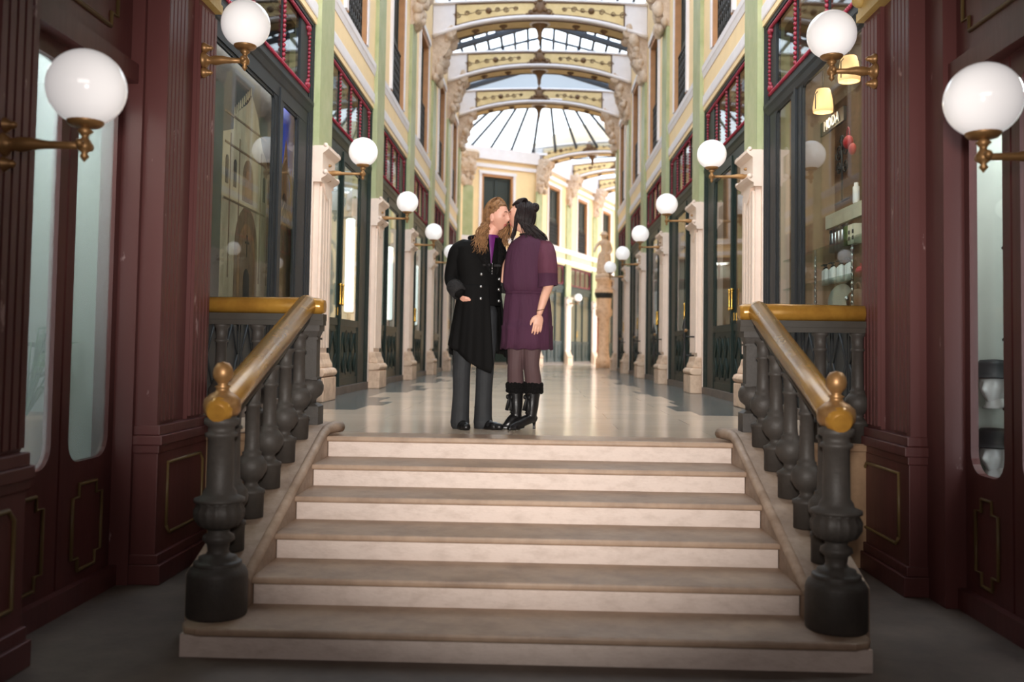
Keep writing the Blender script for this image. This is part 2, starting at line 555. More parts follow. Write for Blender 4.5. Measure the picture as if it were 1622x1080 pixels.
for sgn, side in ((-1, 'left'), (1, 'right')):
    root = thing('stair_balustrade', f'cast iron balustrade with a brass handrail on the {side} of the steps', 'balustrade', (XC + sgn * 1.505, 4.66, -0.70))
    # handrail
    a, b = rail_xyz(sgn, 0), rail_xyz(sgn, 1)
    d = (b - a).normalized()
    mb = MB()
    mb.tube([a - d * 0.10, a - d * 0.06, a, b - d * .01], [.045, .068, .072, .074], 18)
    inner = (XC + sgn * 1.46, 6.68, .900); outer = (sgn * 2.42 + (0 if sgn > 0 else -.05), 6.68, .900)
    mb.tube([inner, (inner[0] + sgn * .03, 6.68, .90), (b.x, 6.68, .905), outer], [.045, .058, .060, .058], 16)
    mb.sphere(b, .074, 16, 10)
    hr = part('handrail', mb, 'rail', root, 'rounded brass and wood handrail, worn shiny')
    mb = MB()
    off = Vector((0, 0, -.085))
    mb.tube([a + off - d * .02, b + off], .04, 8, flat=1.0)
    mb.box(min(inner[0], outer[0]), max(inner[0], outer[0]), 6.62, 6.74, .80, .845)
    mb.box(min(inner[0], outer[0]) , max(inner[0], outer[0]), 6.635, 6.725, .765, .80)
    part('under_rail', mb, 'railiron', hr, 'dark bronze moulding under the rail')
    # bottom newel
    nx, ny = XC + sgn * 1.505, 4.66
    h = 1.0
    prof = [(.142, 0), (.146, .008), (.146, .195), (.143, .208), (.132, .228), (.116, .240), (.116, .243), (.116, .258), (.108, .262), (.094, .268), (.092, .282), (.06, .292), (.05, .31), (.055, .345), (.078, .365), (.074, .385), (.05, .40), (.055, .415), (.10, .435), (.124, .47), (.126, .51), (.11, .54), (.122, .55), (.122, .565), (.085, .58), (.08, .60), (.066, .62), (.063, .86), (.078, .87), (.078, .885), (.064, .89), (.064, .915), (.084, .93), (.084, .955), (.07, .96), (.07, .985)]
    mb = MB()
    mb.lathe(prof[:18], (nx, ny, -.70), n=28)
    mb.lathe(prof[17:23], (nx, ny, -.70), n=48, flute=16, fl_depth=.10)
    mb.lathe(prof[22:], (nx, ny, -.70), n=28)
    nw = part('newel_post', mb, 'iron', root, 'thick turned iron newel post on a drum base')
    mb = MB()
    mb.lathe([(.075, .97), (.088, .99), (.092, 1.02), (.088, 1.05), (.06, 1.075), (.034, 1.09), (.03, 1.105), (.04, 1.112), (.022, 1.122), (.03, 1.135), (.046, 1.155), (.050, 1.18), (.045, 1.205), (.03, 1.228), (.0, 1.236)], (nx, ny, -.70), n=24)
    part('finial', mb, 'brass', nw, 'brass collar and egg-shaped knob')
    # balusters on the slope
    for i in range(5):
        t = (.17, .34, .51, .68, .85)[i]
        p = rail_xyz(sgn, t)
        px = XC + sgn * 1.555
        zb = zline(p.y) + .048
        mb = MB()
        mb.lathe(baluster_prof(p.z - .115 - zb), (px, p.y, zb), n=24)
        part('baluster', mb, 'iron', root)
    # square corner post
    px, py, zb, ht = XC + sgn * 1.565, 6.72, .065, .705
    mb = MB()
    sq = math.sqrt(2)
    def sqr(w, z0, z1, w2=None):
        w2 = w if w2 is None else w2
        mb.hexa([(px - w, py - w, zb + z0), (px + w, py - w, zb + z0), (px + w, py + w, zb + z0), (px - w, py + w, zb + z0), (px - w2, py - w2, zb + z1), (px + w2, py - w2, zb + z1), (px + w2, py + w2, zb + z1), (px - w2, py + w2, zb + z1)])
    sqr(.082, 0, .13); sqr(.082, .13, .15, .05)
    mb.lathe([(.045, .14), (.05, .18), (.085, .21), (.098, .245), (.098, .275), (.085, .305), (.06, .325)], (px, py, zb), n=24)
    sqr(.066, .315, .335); sqr(.056, .335, .60, .054); sqr(.066, .60, .615); sqr(.054, .615, .66, .07); sqr(.078, .66, .705)
    part('corner_post', mb, 'iron', root, 'square iron post where the rail turns')
    # two balusters of the return along the landing edge
    for q in (1.98, 2.24):
        mb = MB()
        mb.lathe(baluster_prof(.765 - .0), (sgn * q, 6.68, 0.0), n=20)
        part('baluster', mb, 'iron', root)

# stone wall holding the landing beside the steps
for sgn, nm in ((-1, 'wall_landing_left'), (1, 'wall_landing_right')):
    mb = MB()
    x0, x1 = sorted((XC + sgn * 1.715, sgn * 2.66))
    mb.box(x0, x1, 6.60, 6.98, -.84, -.002)
    mb.box(x0, x1, 6.56, 6.98, -.045, .004)
    struct(nm, mb, 'tanwall', 'tan stone retaining wall under the landing rail')

# ------------------------------------------------------------------ entrance hall (maroon joinery)
def vestibule(sgn, side, n):
    X = sgn * 2.57 if sgn < 0 else 2.50
    fr = Fr((X, 0), (0, 1), (-sgn, 0))
    # wall behind the joinery
    mb = MB()
    mb.obox(fr, -3.0, 3.3, -.84, 3.4, -.12, -.02)
    mb.obox(fr, 3.3, 5.75, 2.25, 3.4, -.12, -.02)
    mb.obox(fr, 5.70, 6.75, -.84, 3.4, -.12, -.02)
    struct(f'wall_entrance_{side}', mb, 'maroon', f'maroon panelled entrance wall on the {side}')
    # door with two glazed leaves
    dr = thing(f'door_{n}', f'maroon double door with tall narrow panes on the {side} below the steps', 'door', fr.P(4.5, -.84, 0), kind='structure')
    leaves = [(4.28, 5.07), (5.09, 5.74)] if sgn < 0 else [(4.36, 5.04), (5.06, 5.62)]
    for i, (a, b) in enumerate(leaves):
        mb = MB()
        st = .085
        g0, g1 = -.05, 2.12
        mb.obox(fr, a, a + st, -.80, 2.25, -.045, .0)
        mb.obox(fr, b - st, b, -.80, 2.25, -.045, .0)
        mb.obox(fr, a + st, b - st, -.80, g0, -.045, .0)
        mb.obox(fr, a + st, b - st, g1, 2.25, -.045, .0)
        # rounded shoulders of the light
        for (tt, s1) in ((a + st, 1), (b - st, -1)):
            for (zz, s2) in ((g0, 1), (g1, -1)):
                poly = [(tt, zz), (tt + s1 * .12, zz)] + [(tt + s1 * (.12 - .12 * math.sin(q)), zz + s2 * (.12 - .12 * math.cos(q))) for q in [math.pi / 2 * j / 5 for j in range(1, 5)]] + [(tt, zz + s2 * .12)]
                mb.oprism(fr, poly, -.045, .0)
        lf = part('door_leaf', mb, 'maroon', dr)
        mb = MB()
        mb.obox(fr, a + st - .01, b - st + .01, g0, g1, -.030, -.022)
        part('glass_pane', mb, 'frost' if sgn < 0 else 'door_clear', lf, 'obscured pane' if sgn < 0 else 'clear pane')
        mb = MB()
        z0, z1 = -.66, -.18
        c = .07
        path = [(a + .15 + c, z0), (b - .15 - c, z0), (b - .15 - c, z0 + c), (b - .15, z0 + c), (b - .15, z1 - c), (b - .15 - c, z1 - c), (b - .15 - c, z1), (a + .15 + c, z1), (a + .15 + c, z1 - c), (a + .15, z1 - c), (a + .15, z0 + c), (a + .15 + c, z0 + c), (a + .15 + c, z0)]
        mb.tube([fr.P(t, z, .004) for t, z in path], .011, 6)
        part('moulding', mb, 'gold_line', lf, 'gold painted notched line')
    mb = MB()
    mb.obox(fr, 3.3, 5.85, -.84, -.72, -.02, .05)
    part('threshold', mb, 'maroon', dr)
    # fascia over the door with its long panel
    mb = MB()
    mb.obox(fr, 3.0, 5.72, 2.25, 3.3, -.02, .04)
    mb.obox(fr, 3.0, 5.72, 2.22, 2.34, -.02, .09)
    fs = single('door_fascia', mb, 'maroon', f'maroon fascia panel with a gold line above the {side} entrance door', 'panel', fr.P(4.5, 2.25, 0), kind='structure')
    mb = MB()
    path = [(3.05, 2.48), (5.42, 2.48), (5.42, 2.56), (5.5, 2.56), (5.5, 3.25), (3.05, 3.25)]
    mb.tube([fr.P(t, z, .045) for t, z in path], .014, 6)
    part('moulding', mb, 'gold_line', fs, 'gold painted line')
    # panelled pillar
    Pn, Pf, D = (5.76, 6.62, .26) if sgn < 0 else (5.86, 6.72, .22)
    for Pn, Pf, D, lab in ((Pn, Pf, D, f'maroon fluted wooden pillar on the {side} beside the steps'), (3.42, 4.26, D, f'nearest maroon wooden pillar on the {side}, at the edge of the view')):
        pl = thing('panelled_pillar', lab, 'pillar', fr.P((Pn + Pf) / 2, -.84, .1), kind='structure')
        mb = MB()
        mb.obox(fr, Pn + .003, Pf - .003, .10, 2.98, -.02, D - .05)
        mb.obox(fr, Pn - .006, Pn + .05, .10, 2.98, -.02, D - .002)
        # two fluted strips on the passage face and one narrow strip on the front face
        for (a, b) in ((Pn + .0, Pn + .30), (Pf - .32, Pf)):
            mb.obox(fr, a + .001, b - .001, .10, 2.98, 0, D - .022)
            nfl = 5
            w = (b - a) / nfl
            for i in range(nfl):
                mb.obox(fr, a + w * i + .006, a + w * (i + 1) - .012, .14, 2.93, D - .03, D)
        part('shaft', mb, 'maroon_worn', pl, 'fluted shaft with chipped paint')
        mb = MB()
        mb.obox(fr, Pn - .03, Pf + .02, .0, .06, -.02, D + .04)
        mb.obox(fr, Pn - .015, Pf + .01, .06, .12, -.02, D + .02)
        mb.obox(fr, Pn - .02, Pf + .01, -.05, .0, -.02, D + .02)
        mb.obox(fr, Pn - .01, Pf, -.78, -.05, -.02, D + .01)
        mb.obox(fr, Pn - .03, Pf + .02, -.84, -.72, -.02, D + .05)
        mb.obox(fr, Pn - .02, Pf + .01, -.72, -.66, -.02, D + .03)
        pd = part('pedestal', mb, 'maroon', pl, bevel=.006)
        mb = MB()
        a, b, z0, z1, c = Pn + .14, Pf - .10, -.56, -.12, .05
        path = [(a, z0 + c), (a, z1), (b - c, z1), (b, z1 - c), (b, z0), (a + c, z0), (a, z0 + c)]
        mb.tube([fr.P(t, z, D + .014) for t, z in path], .012, 6)
        part('moulding', mb, 'gold_line', pd, 'gold painted line')
        mb = MB()
        mb.obox(fr, Pn - .02, Pf + .01, 2.98, 3.04, -.02, D + .03)
        mb.obox(fr, Pn, Pf, 3.04, 3.3, -.02, D + .02)
        for i in range(7):
            t = Pn + .06 + i * (Pf - Pn - .12) / 6
            mb.sphere(fr.P(t, 3.12 + .03 * (i % 2), D + .03), .055, 10, 6)
            mb.sphere(fr.P(t, 3.2 - .03 * (i % 2), D + .04), .05, 10, 6)
        part('capital', mb, 'gilt', pl, 'gilded relief capital')
    # flat board between the door and the pillar
    mb = MB()
    mb.obox(fr, 5.72 if sgn < 0 else 5.60, 5.88, -.84, 3.2, -.021, .12)
    struct(f'trim_{n + 1}', mb, 'maroon_worn', f'plain maroon board between door and pillar on the {side}')

vestibule(-1, 'left', 1)
vestibule(1, 'right', 2)
mb = MB()
mb.box(-3.2, 3.2, -3, 6.6, 3.3, 3.45)
struct('ceiling', mb, 'roomdark', 'dark ceiling of the entrance hall')
mb = MB()
mb.box(-3.2, 3.2, -3.2, -3.0, -.94, 3.45)
struct('wall_street', mb, 'maroon', 'wall of the street entrance behind the viewer')
# what stands behind the entrance doors
for sgn, nm, m in ((-1, 'wall_shop_entrance_left', 'roomgrey'), (1, 'wall_shop_entrance_right', 'roomgrey')):
    mb = MB()
    x0, x1 = sorted((sgn * 3.5, sgn * 3.6))
    mb.box(x0, x1, 3.0, 6.0, -.84, 2.4)
    x0, x1 = sorted((sgn * 2.585, sgn * 3.6))
    mb.box(x0, x1, 3.0, 6.0, -.94, -.84)
    mb.box(x0, x1, 3.0, 6.0, 2.3, 2.4)
    mb.box(x0, x1, 6.0, 6.1, -.84, 2.4)
    struct(nm, mb, m, f'pale shop room behind the {"left" if sgn < 0 else "right"} entrance door')

# ------------------------------------------------------------------ globe wall lamps
def wall_lamp(fr, t, z, label, reach=.46, plate=0.0, group='globe wall lamps along the arcade'):
    """z is the centre of the globe"""
    r = .165
    base = fr.P(t, z - .25, plate)
    root = thing('wall_lamp', label, 'lamp', base, group=group)
    c = fr.P(t, z, plate + reach)
    mb = MB()
    n = fr.n
    for k, (dz, rr) in enumerate(((0, .055), (.085, .035), (-.085, .035))):
        mb.lathe([(rr, 0), (rr * 1.1, .012), (rr * .8, .03), (rr * .45, .05), (rr * .5, .06), (0, .075)], fr.P(t, z - .25 + dz, plate), (n.x, n.y, 0), 14)
    part('wall_plate', mb, 'brass', root)
    mb = MB()
    zz = z - .25
    mb.tube([fr.P(t, zz, plate), fr.P(t, zz, plate + .05), fr.P(t, zz, plate + .09), fr.P(t, zz + .004, plate + .14), fr.P(t, zz, plate + .2), fr.P(t, zz - .002, plate + .30), fr.P(t, zz - .002, plate + reach)], [.03, .026, .034, .028, .019, .017, .016], 10)
    mb.lathe([(.0, -.075), (.012, -.06), (.02, -.05), (.012, -.035), (.03, -.02), (.034, 0), (.024, .02), (.014, .035), (.02, .045), (.035, .06), (.018, .075), (.018, .085)], fr.P(t, zz, plate + reach), n=14)
    mb.sphere(fr.P(t + .045, zz, plate + reach), .02, 8, 6); mb.sphere(fr.P(t - .045, zz, plate + reach), .02, 8, 6)
    mb.tube([fr.P(t - .045, zz, plate + reach), fr.P(t + .045, zz, plate + reach)], .009, 6)
    part('arm', mb, 'brass', root)
    mb = MB()
    mb.lathe([(.03, -.175), (.062, -.168), (.075, -.155), (.078, -.14), (.07, -.14)], c, n=20)
    part('gallery', mb, 'brass', root)
    mb = MB()
    mb.sphere(c, r, 32, 20)
    part('globe', mb, 'opal', root, 'round white opal glass globe')
    return root

Fvl = Fr((-2.57, 0), (0, 1), (1, 0)); Fvr = Fr((2.50, 0), (0, 1), (-1, 0))
wall_lamp(Fvl, 4.0, 1.72, 'large blurred white globe lamp on the left wall by the entrance door panes', .37, .24)
wall_lamp(Fvl, 6.34, 2.81, 'white globe lamp on the left maroon pillar, the highest on that side', .29, .26)
wall_lamp(Fvr, 4.20, 1.75, 'large blurred white globe lamp on the right wall by the entrance door', .34, .20)
wall_lamp(Fvr, 6.42, 2.79, 'white globe lamp on the right maroon pillar, the highest on that side', .30, .22)

# ------------------------------------------------------------------ pilasters
def pilaster(fr, t, label, upper=True, detail=True, iron=False):
    root = thing('pilaster', label, 'pilaster', fr.P(t, 0, .05), group='pilasters of the arcade')
    w = .29
    mb = MB()
    mb.obox(fr, t - w - .03, t + w + .03, 0, .27, 0, .17)
    mb.oprof(fr, [(0, .27), (.12, .27), (.165, .285), (.185, .32), (.165, .36), (.13, .375), (0, .375)], t - w - .04, t + w + .04)
    mb.oprof(fr, [(0, .375), (.135, .375), (.125, .42), (.10, .47), (.085, .54), (0, .54)], t - w - .01, t + w + .01)
    part('base', mb, 'pink_worn', root, 'worn moulded stone base', bevel=.012)
    mb = MB()
    mb.obox(fr, t - w + .02, t + w - .02, .54, 2.50, 0, .06)
    for i in range(4):
        a = t - w + .05 + i * .137
        mb.obox(fr, a, a + .10, .60, 2.40, .05, .085)
    part('shaft', mb, 'pink', root, 'pale pink fluted shaft')
    mb = MB()
    mb.oprof(fr, [(0, 2.44), (.09, 2.44), (.09, 2.48), (.14, 2.51), (.16, 2.54), (.13, 2.57), (.10, 2.575), (.10, 2.76), (.13, 2.78), (.165, 2.81), (.165, 2.845), (0, 2.845)], t - w - .03, t + w + .03)
    for s in (-1, 1):
        mb.sphere(fr.P(t + s * (w + .02), 2.55, .13), .03, 10, 6)
        mb.sphere(fr.P(t + s * (w + .02), 2.85, .13), .026, 10, 6)
    poly = [(t - .2, 2.44)] + [(t - .2 + .4 * i / 8, 2.44 - .16 * math.sin(math.pi * i / 8)) for i in range(1, 8)] + [(t + .2, 2.44)]
    mb.oprism(fr, poly, .05, .10)
    part('capital', mb, 'pink', root, 'pale moulded cap')
    if not upper:
        return root
    mb = MB()
    poly = [(t - .32, 2.845), (t + .32, 2.845), (t + .32, 6.72)] + [(t + .32 * math.cos(q), 6.72 + .14 * math.sin(q)) for q in [math.pi * j / 8 for j in range(1, 8)]] + [(t - .32, 6.72)]
    mb.oprism(fr, poly, 0, .055)
    part('upper_shaft', mb, 'green', root, 'green marbled upper shaft')
    if detail:
        rnd = random.Random(int(t * 100) + int(fr.o.x * 31))
        mb = MB()
        prof = [(0, 6.80), (.07, 6.80), (.10, 6.9), (.13, 7.02), (.12, 7.12), (.2, 7.28), (.33, 7.42), (.42, 7.6), (.40, 7.75), (.50, 7.85), (.56, 7.98), (.5, 8.08), (0, 8.08)]
        mb.oprof(fr, prof, t - .27, t + .27)
        for i in range(46):
            z = rnd.uniform(6.82, 8.02)
            k = (z - 6.8) / 1.25
            d = .08 + .38 * k ** 1.3
            tt = t + rnd.uniform(-.32, .32)
            mb.sphere(fr.P(tt, z, d + rnd.uniform(-.03, .07)), rnd.uniform(.05, .12), 8, 6, sc=(1, 1, rnd.uniform(.8, 1.6)))
        for s in (-1, 1):
            pts = [fr.P(t + s * .3, 7.9 + .12 * math.cos(q) * (1 - q / 14), .42 + .12 * math.sin(q) * (1 - q / 14)) for q in [j * .5 for j in range(22)]]
            mb.tube(pts, .045, 8)
        part('corbel', mb, 'relief', root, 'carved plaster corbel with acanthus leaves')
    return root

for k in range(6):
    wh = f'{ORD[k]} pilaster from the steps on the '
    pilaster(FL, PY[k], wh + 'left side, pale pink below and green above')
    pilaster(FRT, PY[k], wh + 'right side, pale pink below and green above')
for k in range(5):
    nm = f'white globe lamp on the {ORD[k]} pink pilaster '
    wall_lamp(FL, PY[k], 2.84, nm + 'of the left arcade wall', .43, .06)
    wall_lamp(FRT, PY[k], 2.85, nm + 'of the right arcade wall', .43, .06)

# ------------------------------------------------------------------ arcade walls and cornices
BAYS = [(7.0 if k < 0 else PY[k] + .326, PY[k + 1] - .326) for k in range(-1, 5)]
WIN = [((PY[k] + PY[k + 1]) / 2) for k in range(-1 + 1, 5)]
WIN = [PY[0] - STEP / 2] + WIN
for fr, side in ((FL, 'left'), (FRT, 'right')):
    mb = MB()
    t0, t1 = 6.6, 29.9
    mb.obox(fr, t0, t1, 4.20, 4.92, -.3, 0)
    mb.obox(fr, t0, t1, 7.22, 8.75, -.3, 0)
    e = t0
    for c in WIN + [99]:
        b = min(c - .66, t1)
        mb.obox(fr, e, b, 4.92, 7.22, -.3, 0)
        e = c + .66
    for k in range(6):
        pass
    mb.obox(fr, PY[5] + .326, t1, 0, 4.2, -.3, 0)
    struct(f'wall_{side}', mb, 'yellow', f'cream yellow upper wall on the {side} of the arcade')
    mb = MB()
    for k in range(6):
        mb.obox(fr, PY[k] - .324, PY[k] + .324, 0, 2.84, -.3, -.001, 0)
        mb.obox(fr, PY[k] - .324, PY[k] + .324, 2.84, 4.21, -.3, -.001, 1)
    struct('trim_12' if side == 'left' else 'trim_13', mb, ['pink', 'green'], f'wall piers behind the pilasters on the {side}')
    for j, nm in ((0, 'lower'), (1, 'upper')):
        mb = MB()
        a = 6.62
        for k in range(7):
            b = PY[k] - .325 if k < 6 else t1
            z = (4.27, 4.69)[j]
            if j == 0:
                prof = [(-.02, z), (.008, z), (.014, z + .02), (.014, z + .14), (.008, z + .16), (-.02, z + .16)]
            else:
                prof = [(-.02, z), (.008, z), (.012, z + .03), (.02, z + .08), (.028, z + .10), (.03, z + .18), (-.02, z + .18)]
            mb.oprof(fr, prof, a, b)
            if k < 6: a = PY[k] + .325
        struct(f'trim_{(4 if side == "left" else 6) + j}', mb, 'white', f'white {nm} cornice band on the {side} wall')

# ------------------------------------------------------------------ upper windows
def window(fr, c, label, w=.62, z0=4.90, z1=7.2, panes=False):
    root = thing('balcony_window', label, 'window', fr.P(c, z0, 0), group='upper windows of the arcade')
    mb = MB()
    for a, b, y0, y1 in ((c - w - .17, c - w - .06, z0, z1 + .2), (c + w + .06, c + w + .17, z0, z1 + .2)):
        mb.obox(fr, a, b, y0, y1, -.02, .045)
    mb.obox(fr, c - w - .19, c + w + .19, z1 + .1, z1 + .22, -.02, .07)
    part('surround', mb, 'white', root, 'cream moulded surround')
    mb = MB()
    mb.obox(fr, c - w - .07, c - w + .02, z0, z1 + .1, -.16, .03)
    mb.obox(fr, c + w - .02, c + w + .07, z0, z1 + .1, -.16, .03)
    mb.obox(fr, c - w - .07, c + w + .07, z1, z1 + .1, -.16, .03)
    part('frame', mb, 'orange_wood', root, 'orange brown wooden frame')
    for a, b in ((c - w + .02, c - .005), (c + .005, c + w - .02)):
        mb = MB()
        mb.obox(fr, a, b, z0, z1, -.13, -.11)
        for x0, x1, y0, y1 in ((a, a + .07, z0, z1), (b - .07, b, z0, z1), (a, b, z0, z0 + .1), (a, b, z1 - .1, z1), (a, b, 5.95, 6.05)):
            mb.obox(fr, x0, x1, y0, y1, -.12, -.075)
        if not panes:
            for i in range(22):
                z = 6.08 + i * .046
                mb.obox(fr, a + .06, b - .06, z, z + .03, -.12, -.09)
        part('shutter', mb, 'shutter', root)
    mb = MB()
    rz0, rz1 = z0 + .04, z0 + .98
    mb.obox(fr, c - w, c + w, rz1 - .03, rz1, -.055, -.02)
    mb.obox(fr, c - w, c + w, rz0, rz0 + .03, -.055, -.02)
    n = 9
    for i in range(n + 1):
        x = c - w + .02 + (2 * w - .04) * i / n
        mb.obox(fr, x - .009, x + .009, rz0, rz1, -.046, -.028)
        if i < n:
            xm = x + (w - .02) / n
            for zc in (rz0 + .2, rz0 + .47, rz0 + .74):
                mb.tube([fr.P(xm + .045 * math.cos(q), zc + .11 * math.sin(q), -.037) for q in [2 * math.pi * j / 8 for j in range(9)]], .011, 5)
    part('balcony_railing', mb, 'wrought', root, 'black wrought iron railing')
    return root

for i, c in enumerate(WIN):
    for fr, side in ((FL, 'left'), (FRT, 'right')):
        window(fr, c, f'dark shuttered window with iron railing over the {ORD[i]} shop of the {side} wall')

# ------------------------------------------------------------------ shopfronts
def beads(mb, fr, a, b, d, r=.022, mi=1):
    (t0, z0), (t1, z1) = a, b
    L = math.hypot(t1 - t0, z1 - z0)
    n = max(2, int(L / (r * 1.9)))
    for i in range(n + 1):
        q = i / n
        mb.sphere(fr.P(t0 + (t1 - t0) * q, z0 + (z1 - z0) * q, d), r, 6, 4, mi=mi, sc=(1, 1, 1))

class Shallow:
    def __init__(s, fr, k=.45):
        s.fr, s.k, s.n, s.o, s.u = fr, k, fr.n, fr.o, fr.u
    def P(s, t, z, d=0.0):
        return s.fr.P(t, z, d * s.k)

def shopfront(fr, t0, t1, label, paint, lights, mull, door=None, group='shopfronts of the arcade', dia=True, zt=3.04):
    """lights: list of (a,b) glass openings; door: indices of lights that are door leaves"""
    fr = Shallow(fr)
    root = thing('shopfront', label, 'shopfront', fr.P((t0 + t1) / 2, 0, -.1), group=group)
    mb = MB()
    # outer posts with stepped mouldings
    for s, e in ((t0, lights[0][0]), (lights[-1][1], t1)):
        mb.obox(fr, s, e, 0, 4.26, -.22, -.10)
    for s, sg in ((t0, 1), (t1, -1)):
        for i in range(3):
            a = s + sg * .05 * i
            b = s + sg * (.05 * i + .035)
            mb.obox(fr, min(a, b), max(a, b), 0, 4.26, -.12, -.03 - .02 * i)
    for (a0, b0), (a1, b1) in zip(lights[:-1], lights[1:]):
        mb.obox(fr, b0, a1, .10, zt + .05, -.2, -.102)
        m = (b0 + a1) / 2
        mb.obox(fr, m - .03, m + .03, .10, zt + .1, -.12, -.06)
    # lintel, head and mouldings
    mb.obox(fr, t0 + .001, t1 - .001, zt, 3.34, -.219, -.094)
    mb.oprof(fr, [(-.12, 3.16), (-.07, 3.18), (-.04, 3.24), (-.01, 3.27), (-.01, 3.31), (-.12, 3.34)], t0 + .02, t1 - .02)
    mb.obox(fr, t0 + .002, t1 - .002, 4.15, 4.265, -.218, -.04)
    # rounded shoulders of the openings
    r = .14
    for a, b in lights:
        for tt, s1 in ((a, 1), (b, -1)):
            poly = [(tt, zt), (tt + s1 * r, zt)] + [(tt + s1 * (r - r * math.sin(q)), zt - r + r * math.cos(q)) for q in [math.pi / 2 * j / 5 for j in range(1, 5)]] + [(tt, zt - r)]
            mb.oprism(fr, poly, -.18, -.11)
    part('frame', mb, paint, root)
    # plinth
    mb = MB()
    mb.obox(fr, t0, t1, 0, .10, -.22, .0)
    part('plinth', mb, 'fl_lower', root)
    # transom light edged with beads
    mb = MB()
    a, b, z0, z1 = t0 + .17, t1 - .17, 3.40, 4.12
    for p, q in (((a, z0), (b, z0)), ((b, z0), (b, z1)), ((b, z1), (a, z1)), ((a, z1), (a, z0))):
        beads(mb, fr, p, q, -.085)
    for x0, x1, y0, y1 in ((a - .03, b + .03, z0 - .05, z0), (a - .03, b + .03, z1, z1 + .05), (a - .05, a, z0 - .05, z1 + .05), (b, b + .05, z0 - .05, z1 + .05)):
        mb.obox(fr, x0, x1, y0, y1, -.16, -.09)
    nm = mull
    for i in range(1, nm + 1):
        t = a + (b - a) * i / (nm + 1)
        mb.obox(fr, t - .022, t + .022, z0, z1, -.16, -.115, mi=0)
        beads(mb, fr, (t + .01, z0), (t + .01, z1), -.10, .024)
    for c_, s1, s2 in (((a, z0), 1, 1), ((b, z0), -1, 1), ((a, z1), 1, -1), ((b, z1), -1, -1)):
        mb.sphere(fr.P(c_[0] + s1 * .05, c_[1] + s2 * .05, -.085), .04, 8, 5, mi=1)
        mb.sphere(fr.P(c_[0] + s1 * .10, c_[1] + s2 * .05, -.085), .025, 8, 5, mi=1)
        mb.sphere(fr.P(c_[0] + s1 * .05, c_[1] + s2 * .10, -.085), .025, 8, 5, mi=1)
    tr = part('transom', mb, [paint, 'red'], root, 'transom edged with crimson turned beads')
    mb = MB()
    mb.obox(fr, a, b, z0, z1, -.14, -.134)
    part('glass_pane', mb, 'shop_glass', tr)
    # lights
    for i, (a, b) in enumerate(lights):
        isd = door and i in door
        pw = .07 if isd else .04
        g0 = .98
        mb = MB()
        mb.obox(fr, a, a + pw, .10, zt, -.17, -.12)
        mb.obox(fr, b - pw, b, .10, zt, -.17, -.12)
        mb.obox(fr, a, b, g0 - .09, g0, -.17, -.105)
        mb.obox(fr, a, b, zt - .03, zt, -.17, -.12)
        mb.obox(fr, a, b, .10, g0 - .05, -.17, -.135)
        mb.obox(fr, a, b, .10, .20, -.17, -.115)
        # diamond carving
        n = max(1, round((b - a) / .42))
        for k in range(n):
            u0 = a + pw + (b - a - 2 * pw) * k / n + .02
            u1 = a + pw + (b - a - 2 * pw) * (k + 1) / n - .02
            um, zm = (u0 + u1) / 2, .54
            for x0, x1, y0, y1 in ((u0, u1, .24, .265), (u0, u1, .81, .835), (u0, u0 + .02, .24, .83), (u1 - .02, u1, .24, .83)):
                mb.obox(fr, x0, x1, y0, y1, -.14, -.118)
            if dia:
                for p, q in (((um, .80), (u0 + .03, zm)), ((u0 + .03, zm), (um, .28)), ((um, .28), (u1 - .03, zm)), ((u1 - .03, zm), (um, .80))):
                    mb.tube([fr.P(p[0], p[1], -.13), fr.P(q[0], q[1], -.13)], .012, 6)
        nm_ = 'door' if isd else 'window_panel'
        lp = part(nm_, mb, paint, root)
        mb = MB()
        mb.obox(fr, a + pw - .01, b - pw + .01, g0 - .01, zt - .01, -.150, -.144)
        part('glass_pane', mb, 'shop_glass', lp)
        if isd:
            mb = MB()
            near = (b - .04) if (i == door[0] and len(door) > 1) else (a + .04)
            mb.tube([fr.P(near, 1.17, -.12), fr.P(near, 1.17, -.06), fr.P(near, 1.20, -.055), fr.P(near, 1.38, -.055), fr.P(near, 1.41, -.06), fr.P(near, 1.41, -.12)], .013, 8)
            mb.sphere(fr.P(near, 1.17, -.06), .022, 8, 6); mb.sphere(fr.P(near, 1.41, -.06), .022, 8, 6)
            mb.obox(fr, near - .02, near + .02, 1.02, 1.12, -.125, -.105)
            part('handle', mb, 'bright_brass', lp, 'polished brass pull handle')
    return root

def room(fr, t0, t1, m, label, name, depth=1.5):
    mb = MB()
    mb.obox(fr, t0, t1, -.02, 4.2, -depth - .1, -depth)
    mb.obox(fr, t0, t0 + .06, -.02, 4.2, -depth, -.24)
    mb.obox(fr, t1 - .06, t1, -.02, 4.2, -depth, -.24)
    mb.obox(fr, t0, t1, -.08, 0, -depth, -.22)
    mb.obox(fr, t0, t1, 4.1, 4.2, -depth, -.24)
    return struct(name, mb, m, label)

